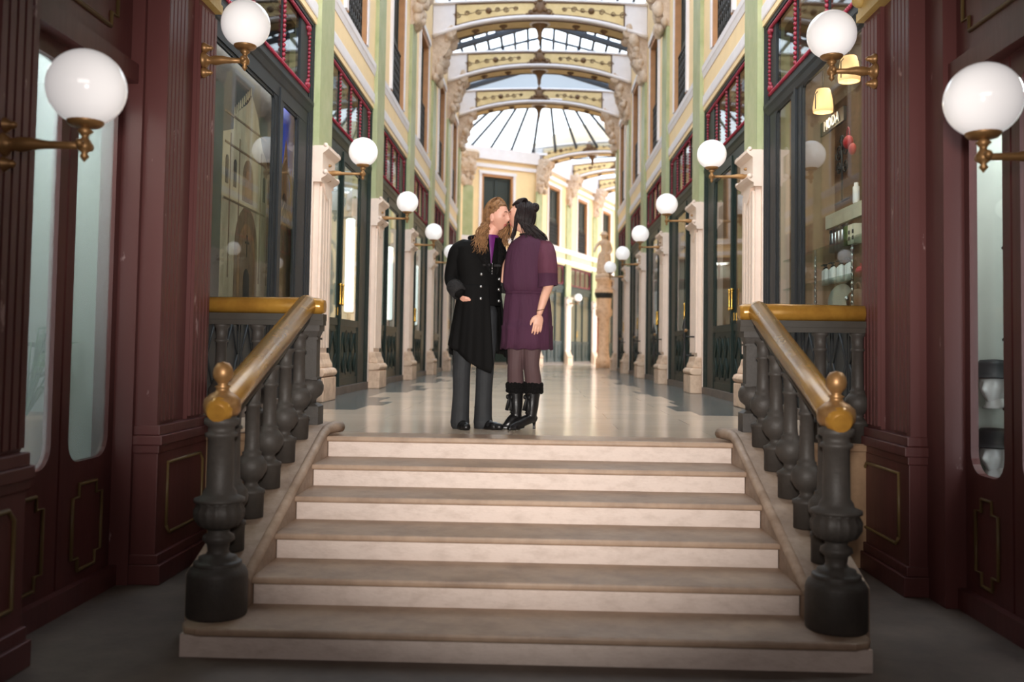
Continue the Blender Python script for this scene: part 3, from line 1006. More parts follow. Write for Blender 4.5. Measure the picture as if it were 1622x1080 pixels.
for fr, side in ((FL, 'left'), (FRT, 'right')):
    for i, (t0, t1) in enumerate(BAYS):
        if i == 0:
            lights = [(7.2, 8.98), (9.24, 9.86)] if side == 'left' else [(7.2, 9.0), (9.34, 9.95)]
            shopfront(fr, t0, t1, f'charcoal shop window beside the {side} stair balustrade, ' + ('showing church pictures' if side == 'left' else 'with shelves of goods'), 'dkgrey', lights, 2, zt=3.04 if side == 'left' else 3.18)
        else:
            lights = [(t0 + .06, t0 + 1.10), (t0 + 1.18, t0 + 2.42)]
            door = (0, 1) if i % 2 == 1 else ((1,) if side == 'right' else None)
            shopfront(fr, t0, t1, f'dark green shopfront between the {ORD[i - 1]} and {ORD[i]} pilasters on the {side}', 'dkgreen', lights, 3, door)
        m = {('left', 0): 'roomdark', ('left', 1): 'roomgrey', ('left', 2): 'roomgrey', ('left', 3): 'roomgrey', ('right', 0): 'roomtan', ('right', 1): 'roomtan'}.get((side, i), 'roomdark' if side == 'right' else 'roomgrey')
        room(fr, t0 - .3, t1 + .3, m, f'room of the {ORD[i]} shop on the {side}', f'wall_shop_{side}_{i + 1}')

# ------------------------------------------------------------------ painted arch beams
def spiral(fr, mb, t, z, d, r, turns=1.6, s=1, r0=.009):
    pts = []
    n = 16
    for j in range(n + 1):
        q = j / n
        a = s * q * turns * 2 * math.pi
        rr = r * (1 - .8 * q)
        pts.append(fr.P(t + rr * math.cos(a), z + rr * math.sin(a), d))
    mb.tube(pts, r0, 5)

def arch_beam(o, u, label, hw=2.46, scale=1.0):
    """front face towards n; beam depth runs behind"""
    fr = Fr(o, u, (u[1], -u[0]))
    D = .62
    root = thing('arch_beam', label, 'beam', fr.P(0, 8.2, -D / 2), group='painted arch beams under the glass roof')
    def zb(t, e=0.0):
        return 8.20 + e - .34 * (abs(t) / 2.15) ** 2.2
    def zt(t):
        return 8.63 - .07 * (abs(t) / 2.15) ** 2
    ts = [-hw + 2 * hw * i / 28 for i in range(29)]
    mb = MB()
    poly = [(t, zb(t)) for t in ts] + [(t, zt(t)) for t in reversed(ts)]
    mb.prism([fr.P(t, z, 0) for t, z in poly], [fr.P(t, z, -D) for t, z in poly])
    for t in ts[:-1]:
        pass
    a, b = ts[0], ts[-1]
    rib = [fr.P(t, zb(t, .04), .03) for t in ts]
    mb.tube(rib, .05, 8)
    mb.tube([fr.P(t, zt(t), .02) for t in ts], .035, 8)
    part('beam', mb, 'white', root, 'white plaster beam')
    tp = [t for t in ts if abs(t) <= 2.05]
    mb = MB()
    poly = [(t, zb(t, .10)) for t in tp] + [(t, zt(t) - .045) for t in reversed(tp)]
    mb.prism([fr.P(t, z, .012) for t, z in poly], [fr.P(t, z, -.02) for t, z in poly])
    fp = part('fascia_panel', mb, 'ochre', root, 'ochre painted panel')
    mb = MB()
    loop = [fr.P(t, z, .018) for t, z in poly]
    mb.tube(loop + [loop[0]], .020, 6)
    for s in (-1, 1):
        for t, z, r in ((.95, .0, .055),):
            mb.sphere(fr.P(s * 1.18, (zb(1.18, .1) + zt(1.18) - .045) / 2, .015), .075, 12, 8, sc=(1, 1, 1))
        for t, r, ss in ((1.9, .08, 1), (1.68, .06, -1), (1.42, .07, 1), (.98, .06, -1), (.78, .07, 1), (.56, .055, -1)):
            zc = (zb(t, .1) + zt(t) - .045) / 2
            spiral(fr, mb, s * t, zc, .02, r, s=s * ss)
        mb.tube([fr.P(s * (.5 + 1.5 * q / 10), (zb(.5 + .15 * q, .1) + zt(.5 + .15 * q) - .045) / 2 + .035 * math.sin(q * 1.4), .016) for q in range(11)], .007, 5)
    part('scrollwork', mb, 'brown', fp, 'brown painted scrolls and border')
    # cartouche at the crown
    mb = MB()
    zc = 8.42
    mb.sphere(fr.P(0, zc + .06, .04), .12, 16, 10, sc=(1, .5, 1.35))
    mb.sphere(fr.P(0, zc + .2, .05), .07, 10, 8)
    for s in (-1, 1):
        mb.sphere(fr.P(s * .1, zc + .14, .05), .05, 8, 6); mb.sphere(fr.P(s * .12, zc - .02, .05), .055, 8, 6)
        mb.sphere(fr.P(s * .2, zc - .09, .04), .05, 8, 6); mb.sphere(fr.P(s * .3, zc - .12, .03), .035, 8, 6)
        spiral(fr, mb, s * .2, zc - .08, .05, .08, s=s, r0=.016)
    mb.oprism(fr, [(-.34, zc - .16), (.34, zc - .16), (.2, zc - .09), (.08, zc + .02), (-.08, zc + .02), (-.2, zc - .09)], 0, .05)
    part('cartouche', mb, 'brown', root, 'brown carved cartouche')
    # painted soffit with rosettes and the hanging pendant
    mb = MB()
    sp = [t for t in ts if abs(t) <= 2.0]
    mb.loft([[fr.P(t, zb(t) - .012, -.07), fr.P(t, zb(t) - .012, -D + .07)] for t in sp], closed=False, smooth=True)
    sf = part('soffit_panel', mb, 'ochre', root, 'ochre painted soffit')
    mb = MB()
    for d in (-.07, -D + .07):
        mb.tube([fr.P(t, zb(t) - .016, d) for t in sp], .016, 6)
    for s in (-1, 1):
        mb.tube([fr.P(s * 2.0, zb(2.0) - .016, -.07), fr.P(s * 2.0, zb(2.0) - .016, -D + .07)], .016, 6)
        for t in (1.5, .85):
            mb.sphere(fr.P(s * t, zb(t) - .02, -D / 2), .10, 10, 6, sc=(1, 1, .45))
            mb.sphere(fr.P(s * t, zb(t) - .05, -D / 2), .05, 8, 6)
    part('rosettes', mb, 'brown', sf, 'brown rosettes and border')
    mb = MB()
    mb.lathe([(.0, -.52), (.02, -.47), (.012, -.43), (.03, -.38), (.05, -.33), (.045, -.28), (.06, -.2), (.09, -.12), (.16, -.06), (.2, -.02), (.2, .01)], fr.P(0, 8.19, -D / 2), n=18)
    mb.lathe([(.2, -.03), (.25, -.01), (.25, .02), (.2, .02)], fr.P(0, 8.19, -D / 2), n=18, mi=1)
    part('pendant', mb, ['brown', 'white'], root, 'brown turned pendant')
    return root

for i, k in enumerate((3, 4, 5)):
    arch_beam((-.03, PY[k] - .31), (1, 0), f'painted arch beam across the arcade, {("nearest", "middle", "farthest")[i]} of the three under the skylight')
nB = Vector((ub.y, -ub.x, 0))
for i in range(3):
    o = WA1 + ub * (STEP * i + .0) + nB * 2.15
    arch_beam((o.x, o.y), (nB.x, nB.y), f'painted arch beam of the side passage beyond the dome, {("first", "second", "third")[i]} behind the couple')

# ------------------------------------------------------------------ glazed roof
roof = thing('glazed_roof', 'grey iron and glass skylight over the arcade', 'skylight', (0, 18, 8.75))
ZR0, ZR1 = 9.05, 9.75
for sgn in (-1, 1):
    mb = MB()
    x = sgn * 2.62
    mb.add([(x, 6.6, ZR0), (0, 6.6, ZR1), (0, 29.7, ZR1), (x, 29.7, ZR0)], [(0, 1, 2, 3)])
    part('glass_pane', mb, 'roof_glass', roof, recalc=False)
    mb = MB()
    for j in range(8):
        q = j / 7
        xx, zz = x * q, ZR1 + (ZR0 - ZR1) * q
        mb.box(xx - .035, xx + .035, 6.6, 29.6, zz - .06, zz + .01)
    part('glazing_bars', mb, 'roofiron', roof)
    mb = MB()
    mb.box(min(x, x - sgn * .12), max(x, x - sgn * .12), 6.6, 29.7, 8.74, ZR0 + .02)
    part('curb', mb, 'white', roof)
for k in range(3, 6):
    yy = PY[k] - STEP / 2
    for dy in (0,):
        mb = MB()
        for dz in (0, .22):
            for sgn in (-1, 1):
                mb.tube([(sgn * 2.5, yy, 8.12 + dz), (0, yy, 8.88 + dz)], 0.075, 6, smooth=False)
        for sgn in (-1, 1):
            mb.tube([(sgn * 1.1, yy, 8.5), (sgn * 1.1, yy, 9.4)], .05, 6)
            mb.lathe([(.05, 0), (.1, .05), (.06, .1), (.09, .16), (.05, .22)], (sgn * 1.1, yy, 8.52), n=10)
        mb.tube([(-2.5, yy, 9.1), (0, yy, 9.72), (2.5, yy, 9.1)], .04, 6, smooth=False)
        part('truss', mb, 'roofiron', roof)

# end gable over the last beam
mb = MB()
fg = Fr((0, 29.62), (1, 0), (0, -1))
mb.oprism(fg, [(-2.7, 8.5), (2.7, 8.5), (2.7, 9.05), (0, 9.75), (-2.7, 9.05)], -.15, 0)
struct('wall_gable', mb, mat('grey_white_plaster', (176, 180, 184), .6), 'white gable wall between skylight and dome')

# ------------------------------------------------------------------ dome of the rotunda
DC, DR, ZD0, ZD1 = Vector((.2, 33.0, 0)), 4.05, 8.28, 10.75
dome = thing('glass_dome', 'glass dome with thin dark ribs over the rotunda', 'dome', (DC.x, DC.y, ZD0))
N = 28
mb = MB()
rings = []
for q in (0, .33, .66, 1):
    rr = DR * (1 - q) + .05
    zz = ZD0 + (ZD1 - ZD0) * q
    rings.append([(DC.x + rr * math.cos(2 * math.pi * i / N), DC.y + rr * math.sin(2 * math.pi * i / N), zz) for i in range(N)])
mb.loft(rings, smooth=False)
part('glass_pane', mb, 'dome_glass', dome, recalc=False)
for i in range(N):
    a = 2 * math.pi * (i + .5) / N
    mb = MB()
    e = Vector((math.cos(a), math.sin(a), 0))
    p0 = DC + e * DR + Vector((0, 0, ZD0)); p1 = DC + e * .06 + Vector((0, 0, ZD1))
    mb.tube([p0, p0 + (p1 - p0) * .06, p1], [.10, .055, .045], 6)
    part('rib', mb, 'roofiron', dome)
mb = MB()
mb.lathe([(DR - .1, -.05), (DR + .12, -.05), (DR + .12, .05), (DR - .1, .05), (DR - .1, -.05)], (DC.x, DC.y, ZD0), n=56, caps=False)
part('rim', mb, 'white', dome)

# ------------------------------------------------------------------ rotunda walls
def facade(fr, L, side, wins, name, top=8.3):
    mb = MB()
    mb.obox(fr, 0, L, 4.2, 4.92, -.3, 0)
    mb.obox(fr, 0, L, 7.22, top, -.3, 0)
    e = 0
    for c in wins + [L + .66]:
        mb.obox(fr, e, c - .66, 4.92, 7.22, -.3, 0)
        e = c + .66
    struct(f'wall_{name}', mb, 'yellow', f'cream yellow wall of {side}')
    mb = MB()
    for z, h, d in ((4.27, .16, .06), (4.69, .18, .14), (7.55, .14, .08), (7.85, top - 7.85, .16)):
        mb.obox(fr, 0, L, z, z + h, -.02, d)
    return mb
w0 = (LEN_A - .15) / 2 - .02
mbA = facade(FA, LEN_A, 'the rotunda behind the couple', [w0 - .02], 'rotunda')
struct('trim_8', mbA, 'white', 'white cornices of the rotunda wall')
winsB = [STEP * .5 + .02, STEP * 1.5, STEP * 2.5, STEP * 3.5]
mbB = facade(FB, 15, 'the side passage', winsB, 'passage_left', 8.75)
struct('trim_9', mbB, 'white', 'white cornices of the side passage')
mbC = facade(FC, 15, 'the side passage, right hand', winsB, 'passage_right', 8.75)
struct('trim_10', mbC, 'white', 'white cornices of the side passage on its right')
window(FA, w0 - .02, 'window with white surround on the rotunda wall above the man', panes=True)
for i, c in enumerate(winsB[:3]):
    window(FB, c, f'dark window with iron railing, {ORD[i]} along the side passage past the couple')
pilaster(FA, .18, 'green pilaster on the rotunda wall left of the man')
pilaster(FB, .12, 'pilaster with carved corbel on the rotunda corner above the woman')
for i in (1, 2, 3):
    pilaster(FB, STEP * i, f'{ORD[i - 1]} pale and green pilaster of the side passage right of the woman')
    if i < 3:
        wall_lamp(FB, STEP * i, 2.84, f'small white globe lamp on the {ORD[i - 1]} pilaster of the side passage', .43, .06)
for i in range(3):
    t0 = STEP * i + .34 + (.12 if i == 0 else 0)
    t1 = STEP * (i + 1) - .34
    lights = [(t0 + .2, t0 + .95), (t0 + 1.05, t0 + 1.85), (t0 + 1.95, t1 - .2)]
    shopfront(FB, t0, t1, f'dark shopfront, {ORD[i]} along the side passage beyond the woman', 'dkgreen', lights, 3, (1,), dia=False)
    room(FB, t0 - .3, t1 + .3, 'roomgrey' if i != 2 else 'roomdark', f'shop room of the side passage, {ORD[i]} in line', f'wall_shop_passage_{i + 1}')
t0, t1 = .5, LEN_A - .15
shopfront(FA, t0, t1, 'dark shopfront of the rotunda behind the couple', 'dkgreen', [(t0 + .2, t0 + .9), (t0 + 1.0, t0 + 1.7), (t0 + 1.8, t1 - .2)], 3, (1,), dia=False)
room(FA, t0 - .2, t1 + .1, 'roomgrey', 'shop room behind the rotunda', 'wall_shop_rotunda')
# hidden flanks of the rotunda, seen only in reflections or from the side
mb = MB()
for p, q in (((-2.6, 29.9), (-3.8, 31.6)), ((-3.8, 31.6), (-3.85, 33.6)), ((-3.85, 33.6), (WA0.x, WA0.y)), ((2.55, 29.9), (4.1, 31.8)), ((4.1, 31.8), (WC0.x, WC0.y))):
    u = Vector((q[0] - p[0], q[1] - p[1], 0))
    f2 = Fr(p, (u.x, u.y), (u.y, -u.x))
    mb.obox(f2, 0, u.length, 0, 8.3, -.1, .1)
struct('wall_rotunda_flank', mb, 'yellow', 'plain flank walls of the rotunda')
# spandrel over the mouth of the side passage and the passage end and ceiling
fs_ = Fr(WA1, (nB.x, nB.y), (-ub.x, -ub.y))
mb = MB()
arch = [(-.1, 8.5)] + [(4.3 * i / 16, 8.52 + .1 * math.sin(math.pi * i / 16)) for i in range(17)] + [(4.4, 8.5), (4.4, 9.3)] + [(4.3 * i / 16, 8.75 + .62 * math.sin(math.pi * i / 16)) for i in range(16, -1, -1)] + [(-.1, 8.75)]
mb.oprism(fs_, arch, -.12, .0)
struct('wall_spandrel', mb, 'yellow', 'cream yellow spandrel over the side passage')
mb = MB()
e0 = WA1 + ub * 14
f3 = Fr((e0.x, e0.y), (nB.x, nB.y), (-ub.x, -ub.y))
mb.obox(f3, -.5, 4.8, 0, 8.8, -.2, 0)
struct('wall_passage_end', mb, 'yellow', 'end wall of the side passage')
pr = thing('passage_skylight', 'glass skylight over the side passage', 'skylight', (3, 42, 8.9))
mb = MB()
p0 = WA1 + ub * .7; p1 = WA1 + ub * 13.9
mb.add([(p0.x, p0.y, 8.95), (p0.x + nB.x * 4.3, p0.y + nB.y * 4.3, 8.95), (p1.x + nB.x * 4.3, p1.y + nB.y * 4.3, 8.95), (p1.x, p1.y, 8.95)], [(0, 1, 2, 3)])
part('glass_pane', mb, 'dome_glass', pr, recalc=False)
mb = MB()
for j in range(12):
    a = p0 + ub * (j * 1.2)
    b = a + nB * 4.3
    mb.tube([(a.x, a.y, 8.92), (b.x, b.y, 8.92)], .03, 6)
part('glazing_bars', mb, 'roofiron', pr)

# ------------------------------------------------------------------ statue and red panel in the rotunda
SX, SY = 2.32, 33.0
mb = MB()
prof = [(.36, 0), (.36, .3), (.30, .36), (.28, .45), (.26, .5), (.25, 1.2), (.27, 1.75), (.38, 1.82), (.40, 2.0), (.34, 2.08), (.36, 2.4), (.40, 2.5), (.44, 2.6), (.44, 2.72), (.36, 2.78), (.34, 2.98), (.42, 3.04), (.42, 3.14)]
prof = [(r * .74, z) for r, z in prof]
mb.lathe(prof, (SX, SY, 0), n=20)
ped = thing('statue_pedestal', 'tall pale pedestal carrying the statue at the end of the right wall', 'pedestal', (SX, SY, 0))
part('column', mb, 'pink_worn', ped)
mb = MB()
mb.lathe([(.275, 2.42), (.31, 2.5), (.335, 2.6), (.29, 2.66)], (SX, SY, 0), n=20)
part('band', mb, 'dkgrey', ped, 'dark band')

mb = MB()
FBd = Fr((FB.o.x, FB.o.y), (ub.x, ub.y), (nB.x, nB.y))
t = STEP * 2 + .5
mb.obox(FBd, t, t + 1.3, 0, 2.35, .02, .10)
mb.obox(FBd, t + .1, t + .6, .2, 2.2, .10, .115); mb.obox(FBd, t + .7, t + 1.2, .2, 2.2, .10, .115)
single('red_door_panel', mb, mat('brick_red_paint', (150, 52, 36), .5, var=.15), 'tall brick red door panel in the side passage', 'screen', FBd.P(t, 0, .05))  # the red shape here is modelled as a panelled door

# ------------------------------------------------------------------ people
M['skin_m'] = mat('fair_skin', (226, 168, 146), 0.5, var=0.04, vscale=12)
M['skin_w'] = mat('warm_fair_skin', (224, 172, 148), 0.5, var=0.04, vscale=12)
M['tights'] = mat('sheer_dark_tights', (84, 62, 64), 0.75, var=0.06)
M['velvet'] = mat('black_velvet', (14, 13, 13), 0.8, spec=0.15)
M['fur'] = mat('black_fur', (20, 18, 18), 0.9, bump=1.0, bscale=120, spec=0.2)
M['cufflace'] = mat('charcoal_patterned_cuff', (40, 37, 38), 0.85, rgb2=(16, 15, 15), vscale=60, bump=0.5, bscale=90)
M['denim'] = mat('charcoal_trousers', (40, 42, 45), 0.75, var=0.2, vscale=9, bump=0.25, bscale=18)
M['boot'] = mat('black_leather', (22, 21, 22), 0.32, bump=0.1, bscale=40)
M['purple'] = mat('purple_satin', (104, 38, 108), 0.4)
M['plum'] = mat('plum_chiffon', (70, 32, 56), 0.85, var=0.10, vscale=5, stretch=(3, 3, .5), bump=.5, bscale=9)
M['plumsheer'] = mat('sheer_plum_chiffon', (92, 46, 64), 0.85, var=0.12, vscale=6, stretch=(3, 3, .5), bump=.5, bscale=9)
M['hair_m'] = mat('wavy_dark_blond_hair', (166, 124, 84), 0.55, rgb2=(92, 62, 42), vscale=38, spec=.25)
M['hair_w'] = mat('black_hair', (22, 18, 19), 0.48, rgb2=(40, 26, 26), vscale=25, spec=.3)
M['silver'] = mat('silver_metal', (214, 214, 212), 0.22, metal=0.9)
M['lip'] = mat('rosy_lip', (190, 104, 96), 0.45)
M['brow'] = mat('light_brown_brow', (120, 84, 60), 0.7)
M['eye'] = mat('eyelid_skin', (206, 150, 130), 0.5)  # eyelids a little darker than the face skin

def remesh(name, mb, mats, parent, voxel=0.005, smooth=4, assign=None, label=None, open_mb=None):
    off = ROOT[parent]
    o = mesh_obj(name + '_tmp', mb, mats, off)
    m = o.modifiers.new('r', 'REMESH'); m.mode = 'VOXEL'; m.voxel_size = voxel; m.use_smooth_shade = True
    if smooth:
        s = o.modifiers.new('s', 'SMOOTH'); s.factor = 0.5; s.iterations = smooth
    dg = bpy.context.evaluated_depsgraph_get()
    me = bpy.data.meshes.new_from_object(o.evaluated_get(dg))
    old = o.data
    bpy.data.objects.remove(o); bpy.data.meshes.remove(old)
    me.name = name
    me.materials.clear()
    for q in (mats if isinstance(mats, (list, tuple)) else [mats]):
        me.materials.append(M[q])
    for p in me.polygons:
        p.use_smooth = True
        p.material_index = assign(p.center.x + off[0], p.center.y + off[1], p.center.z + off[2]) if assign else 0
    n = bpy.data.objects.new(name, me)
    C.objects.link(n)
    n.parent = parent
    ROOT[n] = off
    return tag(n, label)

def g2(a, s):
    return math.exp(-(a / s) ** 2)

def head_frame(center, yaw, pitch=0.0, roll=0.0, k=1.0):
    """x forward, y to the person's left, z up"""
    return Matrix.Translation(Vector(center)) @ Matrix.Rotation(yaw, 4, 'Z') @ Matrix.Rotation(pitch, 4, 'Y') @ Matrix.Rotation(roll, 4, 'X') @ Matrix.Scale(k, 4)

def head_mesh(mb, T, female=False):
    n, m = 56, 44
    vs, fs = [], []
    for k in range(m + 1):
        ph = -math.pi / 2 + math.pi * k / m
        for i in range(n):
            t = 2 * math.pi * i / n
            x, y, z = math.cos(ph) * math.cos(t), math.cos(ph) * math.sin(t), math.sin(ph)
            X, Y, Z = x * .096, y * .076, z * .120
            if z < -.1:
                q = min(1, (-z - .1) / .9)
                Y *= 1 - .30 * q
                if x < 0: X *= 1 - .55 * q
                else: X *= 1 - .10 * q
            if x > 0:
                f = max(0, x) ** .5
                X += f * (.026 * g2(Y, .011) * g2(Z + .028, .020) + .012 * g2(Y, .009) * g2(Z - .0, .022))
                X += f * (.006 * g2(Z - .030, .012) * g2(abs(Y) - .028, .022))
                X -= f * (.010 * g2(Z - .008, .013) * g2(abs(Y) - .031, .014))
                X += f * (.007 * g2(Y, .020) * g2(Z + .066, .008) - .004 * g2(Y, .02) * g2(Z + .074, .004) + .006 * g2(Y, .018) * g2(Z + .081, .007))
                X += f * (.010 * g2(Y, .02) * g2(Z + .108, .016))
                Y *= 1 + .05 * g2(Z + .03, .03)
            vs.append(T @ Vector((X, Y, Z)))
    for k in range(m):
        for i in range(n):
            j = (i + 1) % n
            fs.append((k * n + i, k * n + j, (k + 1) * n + j, (k + 1) * n + i))
    fs.append(list(range(n))); fs.append([m * n + i for i in range(n)])
    mb.add(vs, fs, 0, True)
    for s in (-1, 1):
        R = T.to_3x3()
        mb.sphere(T @ Vector((-.012, s * .077, -.012)), .03, 10, 8, sc=(.62, .30, 1.0), rot=R.normalized())
        mb.sphere(T @ Vector((-.008, s * .078, -.036)), .011, 8, 6)

def face_parts(T, body, brow='brow'):
    R = T.to_3x3()
    mb = MB()
    mb.tube([T @ Vector((.0815 - 5 * y * y, y, -.066)) for y in (-.024, -.012, 0, .012, .024)], [.0015, .0045, .005, .0045, .0015], 8)
    mb.tube([T @ Vector((.0745 - 5 * y * y, y, -.078)) for y in (-.022, -.012, 0, .012, .022)], [.0015, .005, .006, .005, .0015], 8)
    part('lips', mb, 'lip', body)
    for s in (-1, 1):
        mb = MB()
        mb.tube([T @ Vector((.099 - 6.0 * y * y, s * (.012 + y), .034 + .006 * math.sin(y * 80))) for y in (0, .01, .02, .03, .038)], [.002, .0045, .005, .004, .0015], 6)
        part('eyebrow', mb, brow, body)
        mb = MB()
        mb.sphere(T @ Vector((.0735, s * .031, .008)), .0125, 12, 8, sc=(.8, 1.2, .55), rot=R.normalized())
        mb.tube([T @ Vector((.0835 - abs(y) * .35, s * (.031) + y, .004)) for y in (-.014, -.007, 0, .007, .014)], .0018, 5, mi=1)
        part('eye', mb, ['eye', brow], body)

def limb(mb, pts, rs, n=16):
    """smooth tapered limb through points"""
    P = [Vector(p) for p in pts]
    out, ro = [], []
    for i in range(len(P) - 1):
        p0, p1, p2, p3 = P[max(i - 1, 0)], P[i], P[i + 1], P[min(i + 2, len(P) - 1)]
        for j in range(6):
            t = j / 6
            out.append(0.5 * ((2 * p1) + (p2 - p0) * t + (2 * p0 - 5 * p1 + 4 * p2 - p3) * t * t + (3 * p1 - p0 - 3 * p2 + p3) * t ** 3))
            ro.append(rs[i] + (rs[i + 1] - rs[i]) * (t * t * (3 - 2 * t)))
    out.append(P[-1]); ro.append(rs[-1])
    mb.tube(out, ro, n)
    mb.sphere(out[0], ro[0] * .98, n, 8); mb.sphere(out[-1], ro[-1] * .98, n, 8)

def hand(mb, wrist, d, side, palm_n, curl=0.25, s=1.0):
    """d: direction of the fingers, side: direction of the thumb side, palm_n: out of the palm"""
    w, d, side, pn = Vector(wrist), Vector(d).normalized(), Vector(side).normalized(), Vector(palm_n).normalized()
    side = (side - d * side.dot(d)).normalized()
    pn = d.cross(side) if d.cross(side).dot(pn) > 0 else -d.cross(side)
    Rm = Matrix((side, pn, d)).transposed()
    mb.sphere(w + d * .05 * s, .05 * s, 14, 10, sc=(.82, .30, 1.0), rot=Rm)
    mb.sphere(w + d * .072 * s, .040 * s, 14, 10, sc=(1.0, .34, .6), rot=Rm)
    for k, (off, L, r) in enumerate(((.030, .072, .0092), (.010, .080, .0096), (-.011, .075, .0092), (-.030, .060, .0082))):
        b = w + d * .082 * s + side * off * s
        pts = [b - d * .02 * s, b]
        dd = (d + side * off * 2.0).normalized()
        p = b
        for seg, f in enumerate((.45, .32, .23)):
            ang = (curl + .06 * k) * (seg + .6)
            v = (dd * math.cos(ang) + pn * math.sin(ang))
            p = p + v * (L * f * s)
            pts.append(p)
        mb.tube(pts, [r * s, r * s, r * .95 * s, r * .88 * s, r * .7 * s], 10)
        mb.sphere(pts[-1], r * .72 * s, 8, 6)
    b = w + d * .022 * s + side * .030 * s
    pts = [b - side * .01 * s, b + side * .012 * s + d * .018 * s + pn * .006 * s, b + side * .022 * s + d * .045 * s + pn * .012 * s, b + side * .022 * s + d * .066 * s + pn * .018 * s]
    mb.tube(pts, [.015 * s, .0135 * s, .011 * s, .008 * s], 10)
    mb.sphere(pts[-1], .0082 * s, 8, 6)

def ering(cx, cy, z, a, b, ang, n=48, fold=0, amp=0.0, ph=0.0, zf=None):
    ca, sa = math.cos(ang), math.sin(ang)
    out = []
    for i in range(n):
        t = 2 * math.pi * i / n
        k = 1 + (amp * math.sin(fold * t + ph) if fold else 0)
        x, y = a * math.cos(t) * k, b * math.sin(t) * k
        out.append(Vector((cx + x * ca - y * sa, cy + x * sa + y * ca, z + (zf(t) if zf else 0))))
    return out

def hair_cap(mb, T, grow=1.06, front=44, n=64, m=20, wob=3.0):
    def low(t):
        d = abs((math.degrees(t) + 180) % 360 - 180)
        tb = [(0, front), (45, front - 2), (70, front - 22), (88, 12), (100, 8), (118, -30), (180, -46)]
        for (d0, e0), (d1, e1) in zip(tb[:-1], tb[1:]):
            if d0 <= d <= d1:
                return e0 + (e1 - e0) * (d - d0) / (d1 - d0)
        return -46
    vs, fs = [], []
    for k in range(m + 1):
        for i in range(n):
            t = 2 * math.pi * i / n
            e0 = low(t) + wob * math.sin(i * 2.3)
            ph = math.radians(90 + (e0 - 90) * k / m)
            g = grow - (.10 if k == m else .03 if k == m - 1 else 0)
            x, y, z = math.cos(ph) * math.cos(t), math.cos(ph) * math.sin(t), math.sin(ph)
            vs.append(T @ Vector((x * .096 * g, y * .078 * g, z * .120 * g)))
    for k in range(m):
        for i in range(n):
            j = (i + 1) % n
            fs.append((k * n + i, k * n + j, (k + 1) * n + j, (k + 1) * n + i))
    mb.add(vs, fs, 0, True)

# ---- the man
AX = math.radians(32)           # shoulder axis (his right to his left) seen in plan
man = thing('person', 'long-haired blond person in a black velvet frock coat kissing the one in plum', 'person', (-.46, 7.36, 0))
Tm = head_frame((-.316, 7.325, 1.650), math.radians(-29), math.radians(5), math.radians(8), .94)
mb = MB()
head_mesh(mb, Tm)
limb(mb, [(-.43, 7.37, 1.36), (-.40, 7.37, 1.46), (-.355, 7.355, 1.56)], [.075, .062, .056])
limb(mb, [(-.46, 7.37, .93), (-.46, 7.37, 1.12), (-.45, 7.37, 1.30), (-.44, 7.37, 1.40)], [.125, .115, .125, .10])
limb(mb, [(-.60, 7.31, 1.39), (-.685, 7.35, 1.16), (-.60, 7.235, 1.045)], [.055, .043, .030])
hand(mb, (-.578, 7.222, 1.02), (.42, .42, -.80), (.75, -.6, .1), (.2, .9, .3), .2)
limb(mb, [(-.31, 7.44, 1.39), (-.30, 7.50, 1.20), (-.235, 7.475, 1.115)], [.055, .043, .030])
hand(mb, (-.215, 7.485, 1.11), (.93, .22, .05), (.1, 0, 1), (0, -1, 0), .25)
for s, hp, kn, an in ((-1, (-.53, 7.35, .92), (-.57, 7.31, .50), (-.58, 7.34, .09)), (1, (-.41, 7.39, .92), (-.405, 7.35, .50), (-.41, 7.38, .09))):
    limb(mb, [hp, ((hp[0] + kn[0]) / 2, (hp[1] + kn[1]) / 2 - .01, .71), kn, ((an[0] + kn[0]) / 2, an[1] + .015, .32), an], [.085, .076, .052, .05, .034])
mbody = remesh('body', mb, 'skin_m', man, .0042, 3)
face_parts(Tm, mbody)

# coat
def coat_ring(z):
    tb = [(1.485, -.395, .078, .070), (1.462, -.42, .135, .088), (1.44, -.438, .178, .102), (1.40, -.448, .203, .114), (1.30, -.452, .200, .126), (1.16, -.45, .178, .122), (1.04, -.452, .170, .120), (.93, -.455, .182, .132), (.80, -.457, .20, .150), (.55, -.462, .232, .185), (.40, -.465, .245, .20)]
    for (z1, c1, a1, b1), (z0, c0, a0, b0) in zip(tb[:-1], tb[1:]):
        if z0 <= z <= z1:
            q = (z - z0) / (z1 - z0)
            return c0 + (c1 - c0) * q, 7.37, a0 + (a1 - a0) * q, b0 + (b1 - b0) * q
    return (tb[0][1], 7.37, tb[0][2], tb[0][3]) if z > 1.4 else (tb[-1][1], 7.37, tb[-1][2], tb[-1][3])
def coat_pt(z, phi, out=0.0):
    """phi from the front, positive to his left (right in the picture)"""
    cx, cy, a, b = coat_ring(z)
    x, y = (a + out) * math.sin(phi), -(b + out) * math.cos(phi)
    return Vector((cx + x * math.cos(AX) - y * math.sin(AX), cy + x * math.sin(AX) + y * math.cos(AX), z))
def coat_at(z, x, out=0.0):
    lo, hi = -1.5, 1.5
    for _ in range(40):
        md = (lo + hi) / 2
        if coat_pt(z, md, out).x < x: lo = md
        else: hi = md
    return coat_pt(z, lo, out)
zs = [.95, .99, 1.04, 1.10, 1.16, 1.23, 1.30, 1.36, 1.40, 1.425, 1.44, 1.455, 1.465, 1.475, 1.485]
mb = MB()
mb.loft([[coat_pt(z, 2 * math.pi * i / 48) for i in range(48)] for z in zs], cap0=True, cap1=True)
limb(mb, [(-.575, 7.315, 1.405), (-.625, 7.32, 1.36), (-.655, 7.335, 1.26), (-.672, 7.34, 1.16), (-.64, 7.28, 1.09), (-.605, 7.24, 1.05)], [.062, .068, .060, .055, .052, .050])
